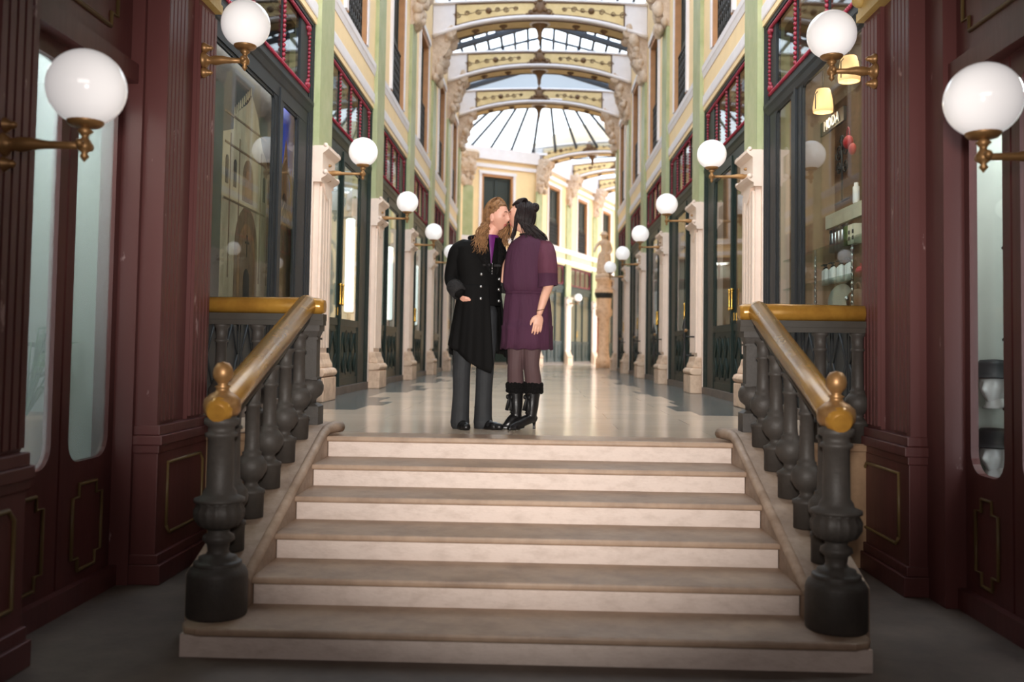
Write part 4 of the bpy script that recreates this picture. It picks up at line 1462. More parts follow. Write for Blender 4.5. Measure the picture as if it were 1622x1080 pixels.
limb(mb, [(-.325, 7.43, 1.405), (-.305, 7.46, 1.36), (-.30, 7.495, 1.22), (-.275, 7.485, 1.15), (-.25, 7.48, 1.12)], [.062, .064, .058, .054, .050])
coat = remesh('coat', mb, 'velvet', man, .006, 3, label='black velvet frock coat')
# standing fur collar and lapels
mb = MB()
pts = [coat_pt(1.468, math.radians(a), .006) + Vector((0, 0, .008)) for a in range(45, 346, 15)]
mb.tube(pts, [.012] + [.019] * (len(pts) - 2) + [.012], 10)
for sg, a_in, a_out in ((1, (30, 24), (62, 30)), (-1, (-12, 6), (-48, 0))):
    rings = []
    for j in range(13):
        q = j / 12
        z = 1.478 - .285 * q
        w = math.sin(math.pi * min(1, .18 + q * .82)) ** .6
        i0, o0 = a_in[0] + (a_in[1] - a_in[0]) * q, a_in[0] + (a_in[1] - a_in[0]) * q + (a_out[0] - a_in[0]) * (1 - q) ** .6 * (.55 + .45 * w)
        rings.append([coat_pt(z, math.radians(i0 + (o0 - i0) * u), .003 + .016 * math.sin(math.pi * min(1, max(.02, u))) ** .5) for u in (0, .1, .3, .5, .7, .9, 1)])
    mb.loft(rings, closed=False)
part('lapel', mb, 'fur', coat, 'black collar and lapels of soft pile')
mb = MB()
rg = ering(-.385, 7.362, 1.492, .066, .064, 0, 30)
mb.tube(rg + [rg[0]], .012, 8)
part('shirt_collar', mb, 'purple', man, 'purple shirt collar')
# purple cravat between the lapels
mb = MB()
rings = []
for j in range(9):
    q = j / 8
    z = 1.50 - .225 * q
    w = .030 * (1 - q * .85)
    mid = coat_at(min(z, 1.47), -.356 - .002 * q, .014)
    u = Vector((math.cos(AX), math.sin(AX), 0))
    rings.append([Vector((mid.x, mid.y, z)) + u * w * k - Vector((0, 1, 0)) * .008 * (1 - abs(k)) for k in (-1, -.5, 0, .5, 1)])
mb.loft(rings, closed=False)
part('cravat', mb, 'purple', man, 'purple satin cravat')
mb = MB()
for z in (1.235, 1.215, 1.195):
    mb.sphere(coat_at(z, -.352, .012), .005, 8, 6)
mb.tube([coat_at(1.28, -.352, .012), coat_at(1.20, -.352, .012)], .0022, 5)
part('pendant', mb, 'silver', man, 'small silver pendant chain')
for z, x in ((1.187, -.432), (1.093, -.434), (1.0, -.434), (1.16, -.300), (1.08, -.302), (.99, -.300)):
    mb = MB()
    p = coat_at(z, x, .004)
    mb.sphere(p, .0125, 12, 8)
    part('button', mb, 'silver', coat, 'silver button')
for x in (-.395, -.315):
    mb = MB()
    p = coat_at(1.262, x, .008)
    for k in (-1, 0, 1):
        mb.sphere(p + Vector((k * .016, k * .009, 0)), .015, 10, 6, sc=(1, .5, .8))
    part('frog_fastening', mb, 'cufflace', coat, 'dark braided fastening')
# cuffs
for a, b in (((-.655, 7.30, 1.11), (-.592, 7.232, 1.035)), ((-.305, 7.475, 1.135), (-.235, 7.48, 1.11))):
    mb = MB()
    a, b = Vector(a), Vector(b)
    mb.tube([a, a + (b - a) * .15, a + (b - a) * .6, b, b + (a - b) * .04], [.056, .064, .066, .058, .030], 20)
    part('cuff', mb, 'cufflace', coat, 'deep patterned charcoal cuff')
# coat skirt: an open sheet, pointed at the front
def hem(phi):
    d = math.degrees(phi)
    tb = [(-360 + 52, .50), (-300, .52), (-270, .575), (-230, .58), (-180, .56), (-150, .56), (-125, .615), (-112, .655), (-95, .64), (-60, .575), (-25, .48), (0, .435), (6, .43)]
    for (d0, z0), (d1, z1) in zip(tb[:-1], tb[1:]):
        if d0 <= d <= d1:
            return z0 + (z1 - z0) * (d - d0) / (d1 - d0)
    return .5
rings = []
NR = 16
p0, p1 = -308, 6
for k in range(NR + 1):
    q = k / NR
    row = []
    for i in range(90):
        ph = math.radians(p0 + (p1 - p0) * i / 89)
        zt = 1.11
        z = zt + (hem(ph) - zt) * q
        o = .0025 + .006 * min(1, q * 4) + .014 * q * math.sin(ph * 7) + .006 * q * math.sin(ph * 17)
        if q > .0:
            o += 0.0
        row.append(coat_pt(z, ph, o))
    rings.append(row)
mb = MB()
mb.loft(rings, closed=False)
sk = part('coat_skirt', mb, 'velvet', coat, recalc=False)
so = sk.modifiers.new('thick', 'SOLIDIFY'); so.thickness = .006
# trousers
mb = MB()
limb(mb, [(-.46, 7.37, 1.0), (-.465, 7.37, .90)], [.125, .13])
limb(mb, [(-.53, 7.35, .90), (-.555, 7.32, .70), (-.575, 7.31, .48), (-.578, 7.33, .28), (-.583, 7.335, .12), (-.584, 7.33, .045)], [.098, .088, .070, .066, .070, .075])
limb(mb, [(-.405, 7.38, .90), (-.395, 7.355, .70), (-.398, 7.35, .48), (-.406, 7.37, .28), (-.409, 7.378, .12), (-.408, 7.37, .045)], [.095, .086, .070, .066, .070, .076])
remesh('trousers', mb, 'denim', man, .006, 3, label='charcoal grey flared trousers')
def shoe(mb, heel, toe, w=.046, h=.062):
    a, b = Vector(heel), Vector(toe)
    d = (b - a).normalized(); L = (b - a).length
    s = Vector((-d.y, d.x, 0))
    for k, (q, ww, hh) in enumerate(((.08, .8, .95), (.3, .85, 1.0), (.55, .95, .80), (.78, 1.05, .62), (.95, .80, .5))):
        R = Matrix((d, s, Vector((0, 0, 1)))).transposed()
        mb.sphere(a + d * (L * q) + Vector((0, 0, .022)), 1.0, 16, 10, sc=(L * .20, w * ww, h * hh), rot=R)
def sole(mb, heel, toe, w=.046):
    a, b = Vector(heel), Vector(toe)
    d = (b - a).normalized(); L = (b - a).length
    s = Vector((-d.y, d.x, 0))
    out = [(-.02, .7), (.05, .85), (.3, .75), (.6, .98), (.8, 1.0), (.95, .75), (1.04, .3)]
    ring = [a + d * (L * q) + s * (w * ww) for q, ww in out] + [a + d * (L * q) - s * (w * ww) for q, ww in reversed(out)]
    mb.prism([(p.x, p.y, .002) for p in ring], [(p.x, p.y, .024) for p in ring])
for hl, to in (((-.60, 7.38, 0), (-.525, 7.19, 0)), ((-.455, 7.39, 0), (-.275, 7.27, 0))):
    mb = MB()
    shoe(mb, hl, to); sole(mb, hl, to)
    remesh('shoe', mb, 'boot', man, .005, 2, label='black leather shoe')
# long wavy hair
rnd = random.Random(5)
mb = MB()
hair_cap(mb, Tm, 1.07)
for i in range(760):
    az = math.radians(rnd.uniform(70, 246))
    el0 = math.radians(rnd.uniform(35, 88))
    L = rnd.uniform(.15, .27)
    if abs(math.degrees(az) - 180) > 100: L *= .9
    pts, rr = [], []
    ph0 = rnd.uniform(0, 6.28); amp = rnd.uniform(.007, .020)
    g = rnd.uniform(1.05, 1.30)
    last = None
    for j in range(8):
        el = el0 + (math.radians(-18) - el0) * j / 7
        p = Vector((math.cos(el) * math.cos(az) * .096 * g, math.cos(el) * math.sin(az) * .080 * g, math.sin(el) * .120 * g))
        pts.append(Tm @ p)
    d0 = pts[-1]
    out = (pts[-1] - Vector((Tm.translation.x, Tm.translation.y, pts[-1].z)))
    out = out.normalized() if out.length > 0 else Vector((0, 0, 0))
    near = pts[-1].y < 7.36
    drift = Vector((rnd.uniform(-.07, .0), rnd.uniform(-.12, -.03) if near else rnd.uniform(-.02, .05), 0)) + out * rnd.uniform(-.02, .05)
    for j in range(1, 11):
        q = j / 10
        w = amp * math.sin(ph0 + q * 9)
        v = amp * math.cos(ph0 + q * 7)
        pts.append(d0 + Vector((w, v, -L * q)) + drift * q)
    n = len(pts)
    rr = [.0032 + .0012 * math.sin(k / n * 3) if k < n - 3 else .0032 * (n - k) / 4 for k in range(n)]
    mb.tube(pts, rr, 5)
# fringe strands along the temple
for i in range(110):
    s = rnd.choice((-1, -1, 1))
    az = s * math.radians(rnd.uniform(20, 70))
    pts = []
    g = rnd.uniform(1.05, 1.14)
    for j in range(9):
        q = j / 8
        el = math.radians(80 - (50 if s < 0 else 62) * q)
        aa = az + s * math.radians(80 if s < 0 else 55) * q
        pts.append(Tm @ Vector((math.cos(el) * math.cos(aa) * .096 * g, math.cos(el) * math.sin(aa) * .080 * g, math.sin(el) * .120 * g)))
    mb.tube(pts, [.0038] * 7 + [.003, .001], 5)
part('hair', mb, 'hair_m', man, 'long wavy dark blond hair')

# ---- the woman
wom = thing('person', 'dark-haired person in a plum chiffon dress, sheer tights and black fur-topped boots', 'person', (-.09, 7.36, 0))
Tw = head_frame((-.134, 7.372, 1.655), math.radians(172), math.radians(-6), math.radians(6))
mb = MB()
head_mesh(mb, Tw, True)
limb(mb, [(-.07, 7.36, 1.38), (-.08, 7.363, 1.48), (-.105, 7.37, 1.57)], [.07, .052, .046])
limb(mb, [(-.085, 7.36, .88), (-.08, 7.36, 1.06), (-.07, 7.36, 1.25), (-.065, 7.36, 1.39)], [.135, .11, .12, .09])
limb(mb, [(-.02, 7.33, 1.41), (.055, 7.295, 1.40), (.080, 7.25, 1.26), (.088, 7.225, 1.13), (.055, 7.185, 1.02), (.018, 7.16, .895)], [.05, .05, .045, .039, .034, .0235], 14)
hand(mb, (.016, 7.158, .885), (-.12, -.03, -1), (-.9, -.25, 0), (-.2, 1, .1), .14, .98)
limb(mb, [(-.16, 7.40, 1.41), (-.24, 7.42, 1.27), (-.28, 7.45, 1.14), (-.36, 7.47, 1.14)], [.045, .040, .036, .025])
for hp, kn, cf, an in (((-.14, 7.37, .88), (-.163, 7.335, .50), (-.160, 7.375, .36), (-.150, 7.37, .09)), ((-.035, 7.35, .88), (-.038, 7.315, .50), (-.022, 7.355, .36), (-.035, 7.35, .09))):
    limb(mb, [hp, ((hp[0] + kn[0]) / 2, (hp[1] + kn[1]) / 2 - .01, .68), kn, cf, ((cf[0] + an[0]) / 2, an[1], .2), an], [.09, .078, .061, .065, .046, .034])
wbody = remesh('body', mb, ['skin_w', 'tights'], wom, .0042, 3, assign=lambda x, y, z: 1 if z < .74 and x < .2 and not (y < 7.26 and z > .7) else 0)
face_parts(Tw, wbody, 'hair_w')

# dress: bloused bodice, gathered waist, skirt with a flounce
AW = math.radians(-6)
mb = MB()
bod = [(1.505, -.078, .056, .056, 0), (1.49, -.074, .075, .066, 0), (1.475, -.068, .105, .078, 0), (1.455, -.062, .140, .092, 0), (1.42, -.062, .164, .104, .01), (1.36, -.068, .176, .116, .015), (1.27, -.074, .186, .128, .02), (1.18, -.078, .190, .135, .025), (1.13, -.080, .190, .138, .03), (1.095, -.082, .182, .134, .03), (1.07, -.082, .165, .122, .03), (1.055, -.082, .155, .114, .02)]
rings = [ering(c, 7.355, z, a, b, AW, 64, 9, am, z * 6) for z, c, a, b, am in bod]
skt = [(1.05, -.082, .160, .118, .02), (1.02, -.080, .170, .126, .02), (.95, -.078, .180, .138, .02), (.86, -.077, .186, .146, .022), (.80, -.077, .188, .150, .026)]
rings += [ering(c, 7.355, z, a, b, AW, 64, 11, am, 1.0) for z, c, a, b, am in skt]
fl = [(.798, -.077, .196, .156, .03), (.76, -.077, .192, .154, .032), (.69, -.078, .194, .158, .036), (.618, -.079, .198, .163, .042)]
rings += [ering(c, 7.355, z, a, b, AW, 64, 11, am, 1.0, (lambda t: .006 * math.sin(11 * t)) if z < .63 else None) for z, c, a, b, am in fl]
mb.loft(rings)
dr = part('dress', mb, 'plum', wom, 'plum chiffon dress with a bloused waist', recalc=False)
so = dr.modifiers.new('thick', 'SOLIDIFY'); so.thickness = .004
mb = MB()
sl = [(1.455, .045, 7.315, .050, .050), (1.42, .058, 7.305, .062, .060), (1.36, .068, 7.280, .070, .072), (1.27, .074, 7.258, .074, .082), (1.20, .076, 7.25, .073, .080), (1.16, .076, 7.26, .074, .086), (1.10, .078, 7.25, .075, .092)]
mb.loft([ering(x, y, z, a, b, 0, 40, 5, .03, z * 3, (lambda t: .012 * math.cos(t)) if z < 1.12 else None) for z, x, y, a, b in sl], cap0=True)
sv = part('sleeve', mb, 'plumsheer', wom, 'sheer wide cape sleeve', recalc=False)
so = sv.modifiers.new('thick', 'SOLIDIFY'); so.thickness = .003
mb = MB()
mb.loft([ering(x, y, z, a + .004, b + .004, 0, 40, 5, .03, z * 3, (lambda t: .012 * math.cos(t)) if z < 1.12 else None) for z, x, y, a, b in sl[-3:]])
part('sleeve_band', mb, 'plum', sv, recalc=False)
# belt
mb = MB()
rg = [Vector((p.x, p.y, p.z)) for p in ering(-.082, 7.355, 1.056, .160, .119, AW, 48)]
mb.tube(rg + [rg[0]], .012, 8)
part('waistband', mb, 'plum', dr)
# choker and bracelet
mb = MB()
rg = ering(-.089, 7.366, 1.513, .053, .053, 0, 30)
mb.tube(rg + [rg[0]], .006, 6)
part('choker', mb, 'black', wom, 'thin black choker')
mb = MB()
rg = [Vector((.024 + .028 * math.cos(q), 7.165 + .028 * math.sin(q), .915 + .006 * math.cos(q))) for q in [2 * math.pi * j / 20 for j in range(21)]]
mb.tube(rg, .0035, 6)
part('bracelet', mb, 'brown', wom, 'thin dark bracelet')
# boots
for an, toe, heel in (((-.150, 7.37), (-.255, 7.30), (-.128, 7.385)), ((-.035, 7.35), (-.205, 7.225), (-.012, 7.37))):
    root_mb = MB()
    a = Vector((an[0], an[1], 0)); t = Vector((toe[0], toe[1], 0)); h = Vector((heel[0], heel[1], 0))
    d = (t - h).normalized(); s = Vector((-d.y, d.x, 0))
    R = Matrix((d, s, Vector((0, 0, 1)))).transposed()
    cfx, cfy = (-.158, 7.375) if an[0] < -.1 else (-.024, 7.355)
    limb(root_mb, [(cfx, cfy, .315), ((cfx + a.x) / 2, (cfy + a.y) / 2, .2), (a.x, a.y, .105), (h.x + d.x * .015, h.y + d.y * .015, .085)], [.063, .052, .043, .038], 18)
    L = (t - h).length
    mid = h + d * L * .45
    limb(root_mb, [h + d * .01 + Vector((0, 0, .085)), a + d * .03 + Vector((0, 0, .08)), h + d * L * .62 + Vector((0, 0, .045)), t + Vector((0, 0, .026)) - d * .02], [.036, .040, .037, .022], 16)
    root_mb.prism([tuple(h + d * L * q + s * w + Vector((0, 0, z))) for q, w, z in ((.45, .028, .016), (.8, .036, .003), (1.02, .018, .003))] + [tuple(h + d * L * q - s * w + Vector((0, 0, z))) for q, w, z in ((1.02, .018, .003), (.8, .036, .003), (.45, .028, .016))],
                  [tuple(h + d * L * q + s * w + Vector((0, 0, z + .02))) for q, w, z in ((.45, .028, .03), (.8, .036, .003), (1.02, .018, .003))] + [tuple(h + d * L * q - s * w + Vector((0, 0, z + .02))) for q, w, z in ((1.02, .018, .003), (.8, .036, .003), (.45, .028, .03))])
    root_mb.lathe([(.013, .002), (.011, .03), (.016, .06), (.03, .09)], (h.x, h.y, 0), n=12)
    bt = remesh('boot', root_mb, 'boot', wom, .0045, 2, label='black heeled boot')
    mb = MB()
    rr = random.Random(3)
    for i in range(46):
        q = 2 * math.pi * i / 46
        for zz in (.300, .322, .342):
            mb.sphere((cfx + .064 * math.cos(q), cfy + .060 * math.sin(q), zz + rr.uniform(-.008, .008)), rr.uniform(.014, .021), 7, 5)
    part('fur_trim', mb, 'fur', bt, 'black fur trim')
    mb = MB()
    for i in range(6):
        z = .10 + i * .028
        c = Vector((a.x + (cfx - a.x) * i / 7, a.y + (cfy - a.y) * i / 7, z)) + d * (.042 + .001 * i)
        mb.tube([c - s * .016 - Vector((0, .0, 0)), c + d * .004, c + s * .016 + Vector((0, 0, .012))], .0035, 5)
        mb.sphere(c - s * .018, .005, 6, 4); mb.sphere(c + s * .018, .005, 6, 4)
    c = Vector((cfx, cfy, .255)) + d * .055
    for sg in (-1, 1):
        mb.sphere(c + s * (sg * .028) - Vector((0, 0, .006)), .028, 10, 8, sc=(.5, 1, .7))
        mb.tube([c, c + s * sg * .02 - Vector((0, 0, .05)), c + s * sg * .03 + d * .006 - Vector((0, 0, .11))], [.006, .012, .015], 6)
    part('laces', mb, 'black', bt, 'black laces tied in a bow')
# hair: half up with a bun, falling down the back
mb = MB()
hair_cap(mb, Tw, 1.10, 40)
bun = Vector((-.034, 7.365, 1.722))
for i in range(60):
    a0 = Vector((rnd.gauss(0, .6), rnd.gauss(0, .6), rnd.gauss(0, .6))).normalized()
    a1 = a0.orthogonal().normalized(); a2 = a0.cross(a1)
    r = rnd.uniform(.022, .042)
    pts = [bun + (a1 * math.cos(q) + a2 * math.sin(q) * .8) * r * Vector((1, 1, 1)).length / 1.732 for q in [j * .45 for j in range(rnd.randint(8, 14))]]
    mb.tube(pts, [.006] * (len(pts) - 1) + [.002], 5)
for i in range(150):
    az = math.radians(rnd.uniform(-85, 85))
    pts = []
    for j in range(9):
        q = j / 8
        el = math.radians(62)
        g = rnd.uniform(1.08, 1.12)
        p = Tw @ Vector((.074 * math.cos(az) * (1 - q) * g - .07 * q, .062 * math.sin(az) * (1 - .72 * q) * g * (1 + .25 * math.sin(math.pi * q)), .05 + .085 * math.sin(math.pi * min(1, q * .9 + .12))))
        pts.append(p)
    mb.tube(pts, [.0042] * 8 + [.002], 5)
for i in range(640):
    az = math.radians(rnd.uniform(80, 280))
    el0 = math.radians(rnd.uniform(10, 60))
    g = rnd.uniform(1.06, 1.2)
    pts = []
    for j in range(7):
        el = el0 + (math.radians(-25) - el0) * j / 6
        pts.append(Tw @ Vector((math.cos(el) * math.cos(az) * .096 * g, math.cos(el) * math.sin(az) * .080 * g, math.sin(el) * .120 * g)))
    d0 = pts[-1].copy()
    L = rnd.uniform(.10, .215)
    tgt = Vector((rnd.uniform(-.06, .095), rnd.uniform(7.27, 7.43), 0))
    ph0 = rnd.uniform(0, 6.28)
    for j in range(1, 9):
        q = j / 8
        k = q ** .8
        pts.append(Vector((d0.x + (tgt.x - d0.x) * k * .9 + .006 * math.sin(ph0 + 7 * q), d0.y + (tgt.y - d0.y) * k * .8 + .006 * math.cos(ph0 + 6 * q), d0.z - L * q)))
    mb.tube(pts, [.0037] * (len(pts) - 2) + [.0025, .001], 5)
for i in range(26):
    ph0 = rnd.uniform(0, 6.28)
    j1, j2 = rnd.uniform(-.010, .010), rnd.uniform(-.012, .012)
    pts = [Tw @ Vector((.000 + j1, .052, .104)), Tw @ Vector((.014 + j1, .074, .070)), Tw @ Vector((.018 + j1, .086 + j2 * .3, .02)), Tw @ Vector((.022 + j1 * 1.4, .088 + j2 * .5, -.03))]
    e = pts[-1]
    L = rnd.uniform(.15, .21)
    for j in range(1, 7):
        q = j / 6
        pts.append(e + Vector((.0 * q - .035 * q * q + j1 * q + .010 * math.sin(ph0 + 6 * q) * q, -.03 * q + j2 + .005 * math.cos(ph0 + 5 * q), -L * q)))
    mb.tube(pts, [.005] * 8 + [.003, .001], 5)
part('hair', mb, 'hair_w', wom, 'long black hair pinned half up')

# ------------------------------------------------------------------ pictures in the left shop window
M['p_slate'] = mat('dusk_sky_print', (44, 52, 58), 0.6, rgb2=(28, 30, 32), vscale=2)
M['p_stone'] = mat('stone_front_print', (170, 160, 136), 0.6, rgb2=(122, 110, 88), vscale=5, stretch=(1, 1, .35))
M['p_stone2'] = mat('shadowed_stone_print', (112, 92, 68), 0.6, rgb2=(78, 60, 44), vscale=8)
M['p_brown'] = mat('brown_gable_print', (136, 104, 70), 0.6, rgb2=(84, 60, 42), vscale=6)
M['p_blue'] = mat('blue_sky_print', (42, 78, 190), 0.6, var=.15)
M['p_dark'] = mat('dark_portal_print', (34, 28, 26), 0.6)
def arch_poly(t, z0, w, zs, n=10):
    return [(t - w, z0), (t + w, z0)] + [(t + w * math.cos(q), zs + 1.25 * w * math.sin(q)) for q in [math.pi * j / n for j in range(n + 1)]]
PD = -.17
po = thing('church_picture', 'large picture of a pale stone church front in the left shop window', 'picture', FL.P(8.4, .98, PD))
mb = MB()
mb.obox(FL, 7.2, 9.32, .98, 3.15, PD - .03, PD)
mb.oprism(FL, [(7.85, .98), (9.30, .98), (9.30, 2.25), (9.12, 2.42), (8.98, 2.5), (8.80, 2.78), (8.62, 2.92), (8.5, 2.82), (8.3, 2.72), (8.12, 2.62), (8.12, 2.5), (7.85, 2.42)], PD - .001, PD + .004, 1)
for t in (8.05, 8.3, 8.95, 9.2):
    mb.obox(FL, t - .012, t + .012, 1.2, 2.45, PD, PD + .007, 2)
for z in (1.86, 2.34, 2.6):
    mb.obox(FL, 7.9, 9.1, z, z + .02, PD, PD + .007, 2)
mb.oprism(FL, arch_poly(8.55, .98, .34, 1.45), PD, PD + .008, 2)
mb.oprism(FL, arch_poly(8.55, .98, .26, 1.40), PD, PD + .010, 4)
mb.oprism(FL, arch_poly(8.55, .98, .19, 1.35), PD, PD + .012, 2)
mb.oprism(FL, arch_poly(8.55, .98, .09, 1.2), PD, PD + .014, 3)
mb.obox(FL, 8.54, 8.56, 1.42, 1.62, PD, PD + .014, 3); mb.obox(FL, 8.49, 8.61, 1.54, 1.56, PD, PD + .014, 3)
mb.oprism(FL, arch_poly(8.55, 1.92, .15, 2.12), PD, PD + .009, 2)
mb.oprism(FL, arch_poly(8.55, 1.94, .09, 2.1), PD, PD + .011, 4)
for t in (7.96, 8.18, 9.06, 9.22):
    mb.oprism(FL, arch_poly(t, 2.0, .035, 2.2), PD, PD + .009, 3)
for i in range(10):
    t = 8.14 + i * .05
    mb.oprism(FL, [(t - .015, 2.62 + i * .033), (t + .015, 2.62 + i * .033), (t, 2.70 + i * .033)], PD, PD + .006, 1)
part('print', mb, ['p_slate', 'p_stone', 'p_stone2', 'p_dark', 'p_brown'], po)
po = thing('church_picture', 'narrow picture of a brown gothic gable under blue sky in the left shop window', 'picture', FL.P(9.8, .98, PD))
mb = MB()
mb.obox(FL, 9.36, 10.2, .98, 3.15, PD - .03, PD, 4)
mb.oprism(FL, [(9.40, .98), (10.18, .98), (10.18, 1.9), (10.0, 2.2), (9.86, 2.72), (9.82, 2.78), (9.76, 2.6), (9.55, 2.1), (9.40, 2.0)], PD, PD + .005, 0)
for t, z in ((9.46, 2.42), (9.66, 2.66), (10.06, 2.5)):
    mb.oprism(FL, [(t - .04, 1.6), (t + .04, 1.6), (t + .03, z - .2), (t, z), (t - .03, z - .2)], PD, PD + .006, 0)
mb.oprism(FL, arch_poly(9.80, .98, .22, 1.55), PD, PD + .008, 1)
mb.oprism(FL, arch_poly(9.80, .98, .13, 1.45), PD, PD + .010, 0)
mb.oprism(FL, arch_poly(9.80, 1.9, .09, 2.1), PD, PD + .008, 2)
for z in (1.7, 1.84, 2.3):
    mb.tube([FL.P(9.5, z, PD + .006), FL.P(9.8, z + .28, PD + .006), FL.P(10.1, z, PD + .006)], .012, 5, mi=1)
part('print', mb, ['p_brown', 'p_stone2', 'p_dark', 'p_stone', 'p_blue'], po)

def shop_light(name, fr, t, z, d, e, size=.8, col=(1, .96, .9)):
    lamp(name, 'AREA', fr.P(t, z, d), e, col, size, rot=(0, 0, 0))
lamp('picture_fill_light', 'AREA', FL.P(8.7, 3.14, -.115), 6, (1, .96, .9), 2.4, .06, rot=(0, 0, math.radians(90)))  # unseen strip light added to brighten the pictures

# glowing tubes added for the bright streaks in the left shop glass
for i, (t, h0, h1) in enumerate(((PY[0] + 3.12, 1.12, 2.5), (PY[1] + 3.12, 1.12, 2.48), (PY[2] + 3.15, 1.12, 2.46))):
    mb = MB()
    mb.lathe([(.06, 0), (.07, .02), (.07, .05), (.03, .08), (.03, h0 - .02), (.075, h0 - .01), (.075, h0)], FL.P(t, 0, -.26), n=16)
    r = thing('glow_tube', f'tall glowing white tube added for a bright streak in the {ORD[i]} green shopfront on the left', 'lamp', FL.P(t, 0, -.26), group='glowing tubes added in the left shops')
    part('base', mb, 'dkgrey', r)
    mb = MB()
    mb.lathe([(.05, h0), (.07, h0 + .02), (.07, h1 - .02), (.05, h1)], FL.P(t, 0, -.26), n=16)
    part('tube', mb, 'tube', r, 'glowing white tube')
    lamp('shop_fill_light', 'AREA', FL.P(t - 1.2, 4.05, -.85), 34, (.95, 1, .97), .9)  # unseen light added to brighten the shop room
lamp('shop_fill_light', 'AREA', FA.P(1.7, 4.05, -.85), 25, (1, .96, .9), .9)  # added fill for the rotunda shop room

# ------------------------------------------------------------------ goods in the right shop window
M['clear'] = glass('shelf_glass', (0.88, 0.95, 0.92), 0.02, 1.5)
M['white_pl'] = mat('white_plastic', (228, 230, 228), 0.35)
M['chrome'] = mat('brushed_metal', (190, 192, 194), 0.25, metal=0.9)
M['card'] = mat('cream_card', (226, 222, 196), 0.6)
M['leaf'] = mat('green_leaf', (66, 104, 48), 0.45, rgb2=(40, 70, 34), vscale=10)
M['tanbag'] = mat('brown_leather', (124, 82, 54), 0.5, var=.15)
M['greyfelt'] = mat('grey_woven_straw', (168, 162, 150), 0.8, bump=.4, bscale=80)
M['redsat'] = mat('red_fabric', (164, 26, 34), 0.45)
M['oak'] = mat('warm_brown_boards', (122, 86, 60), 0.6, rgb2=(84, 56, 38), vscale=6, stretch=(1, 1, 6))
G = FRT
def shelf(z, label, t0=7.6, t1=10.0, d0=-.62, d1=-.14):
    r = thing('shelf', label, 'shelf', G.P((t0 + t1) / 2, z, -.4), group='glass shelves of the right window')
    mb = MB(); mb.obox(G, t0, t1, z - .012, z, d0, d1)
    part('board', mb, 'clear', r, 'glass board')
    mb = MB()
    for t in (8.3, 9.4):
        mb.lathe([(.012, -.30), (.012, -.012), (.02, -.012)], G.P(t, z, -.30), n=10)
        for k in range(5):
            mb.sphere(G.P(t, z - .05 - .055 * k, -.30), .017, 8, 6)
    part('support', mb, 'chrome', r, 'turned metal support')
shelf(1.285, 'lower glass shelf with white bottles in the right shop window')
shelf(1.585, 'upper glass shelf with metal canisters in the right shop window')
mb = MB(); mb.obox(G, 7.3, 10.1, .80, .985, -.70, -.24)
single('window_deck', mb, 'oak', 'wooden display deck at the foot of the right shop window', 'shelf', G.P(8.7, .8, -.45))
mb = MB(); mb.obox(G, 7.2, 10.2, .99, 3.3, -.80, -.74)
single('display_backboard', mb, 'oak', 'warm brown boarded back of the right shop window', 'board', G.P(8.7, .99, -.77))
mb = MB(); mb.obox(G, 8.2, 10.0, 1.92, 2.06, -.62, -.58)
single('valance', mb, 'card', 'pale olive valance across the back of the right shop window', 'board', G.P(9.1, 1.92, -.6))
def bottle(t, z, d, h, label, m='white_pl', r=.030, group='white pump bottles on the lower glass shelf'):
    o = thing('bottle', label, 'bottle', G.P(t, z, d), group=group)
    mb = MB(); mb.lathe([(r * .9, 0), (r, .008), (r, h * .66), (r * .8, h * .72), (r * .4, h * .76), (r * .4, h * .80)], G.P(t, z, d), n=16)
    part('body', mb, m, o)
    mb = MB(); mb.lathe([(r * .45, h * .79), (r * .45, h * .86), (r * .15, h * .87), (r * .15, h * .95), (r * .4, h * .955), (r * .4, h)], G.P(t, z, d), n=12)
    mb.tube([G.P(t, z + h * .97, d), G.P(t, z + h * .97, d + r * 1.3)], r * .16, 6)
    part('pump', mb, 'dkgrey', o)
for i in range(8):
    bottle(8.55 + i * .115, 1.286, -.36 - .02 * (i % 2), .20, 'white pump bottle in the row on the lower glass shelf')
for i in range(5):
    t = 8.75 + i * .10
    o = thing('canister', 'brushed metal canister in the row on the upper glass shelf', 'canister', G.P(t, 1.586, -.40), group='metal canisters on the upper glass shelf')
    mb = MB(); mb.lathe([(.036, 0), (.038, .006), (.038, .19), (.034, .196)], G.P(t, 1.586, -.40), n=16)
    part('body', mb, 'chrome', o)
    mb = MB(); mb.lathe([(.039, .185), (.039, .215), (.012, .22), (.012, .235), (0, .24)], G.P(t, 1.586, -.40), n=16)
    part('lid', mb, 'dkgrey', o)
for i, (t, m, w) in enumerate(((8.32, 'card', 'cream'), (8.42, 'card', 'cream'), (8.53, 'leaf', 'green'))):
    o = thing('carton', f'{w} carton with dark squares on the upper glass shelf' if w == 'cream' else 'narrow green carton beside the cream cartons on the upper glass shelf', 'carton', G.P(t, 1.586, -.34), group='cartons on the upper glass shelf')
    mb = MB(); mb.obox(G, t - .035, t + .035, 1.586, 1.76, -.38, -.31)
    part('box', mb, m, o)
    if w == 'cream':
        mb = MB(); mb.obox(G, t - .02, t + .02, 1.62, 1.655, -.31, -.308); mb.obox(G, t - .02, t + .02, 1.675, 1.71, -.31, -.308)
        part('label', mb, 'black', o, 'dark square prints')
mb = MB(); mb.lathe([(.03, 0), (.032, .01), (.032, .16), (.02, .17), (.02, .2), (0, .2)], G.P(9.1, 2.06, -.60), n=16)
o = thing('bottle', 'single tall white bottle standing above the metal canisters', 'bottle', G.P(9.1, 2.06, -.60)); part('body', mb, 'white_pl', o)
mb = MB(); mb.lathe([(.0, -.02), (.14, -.02), (.15, 0), (.14, .02), (.05, .03), (0, .03)], G.P(8.95, 1.13, -.40), (-.9, -.4, .2), n=28)
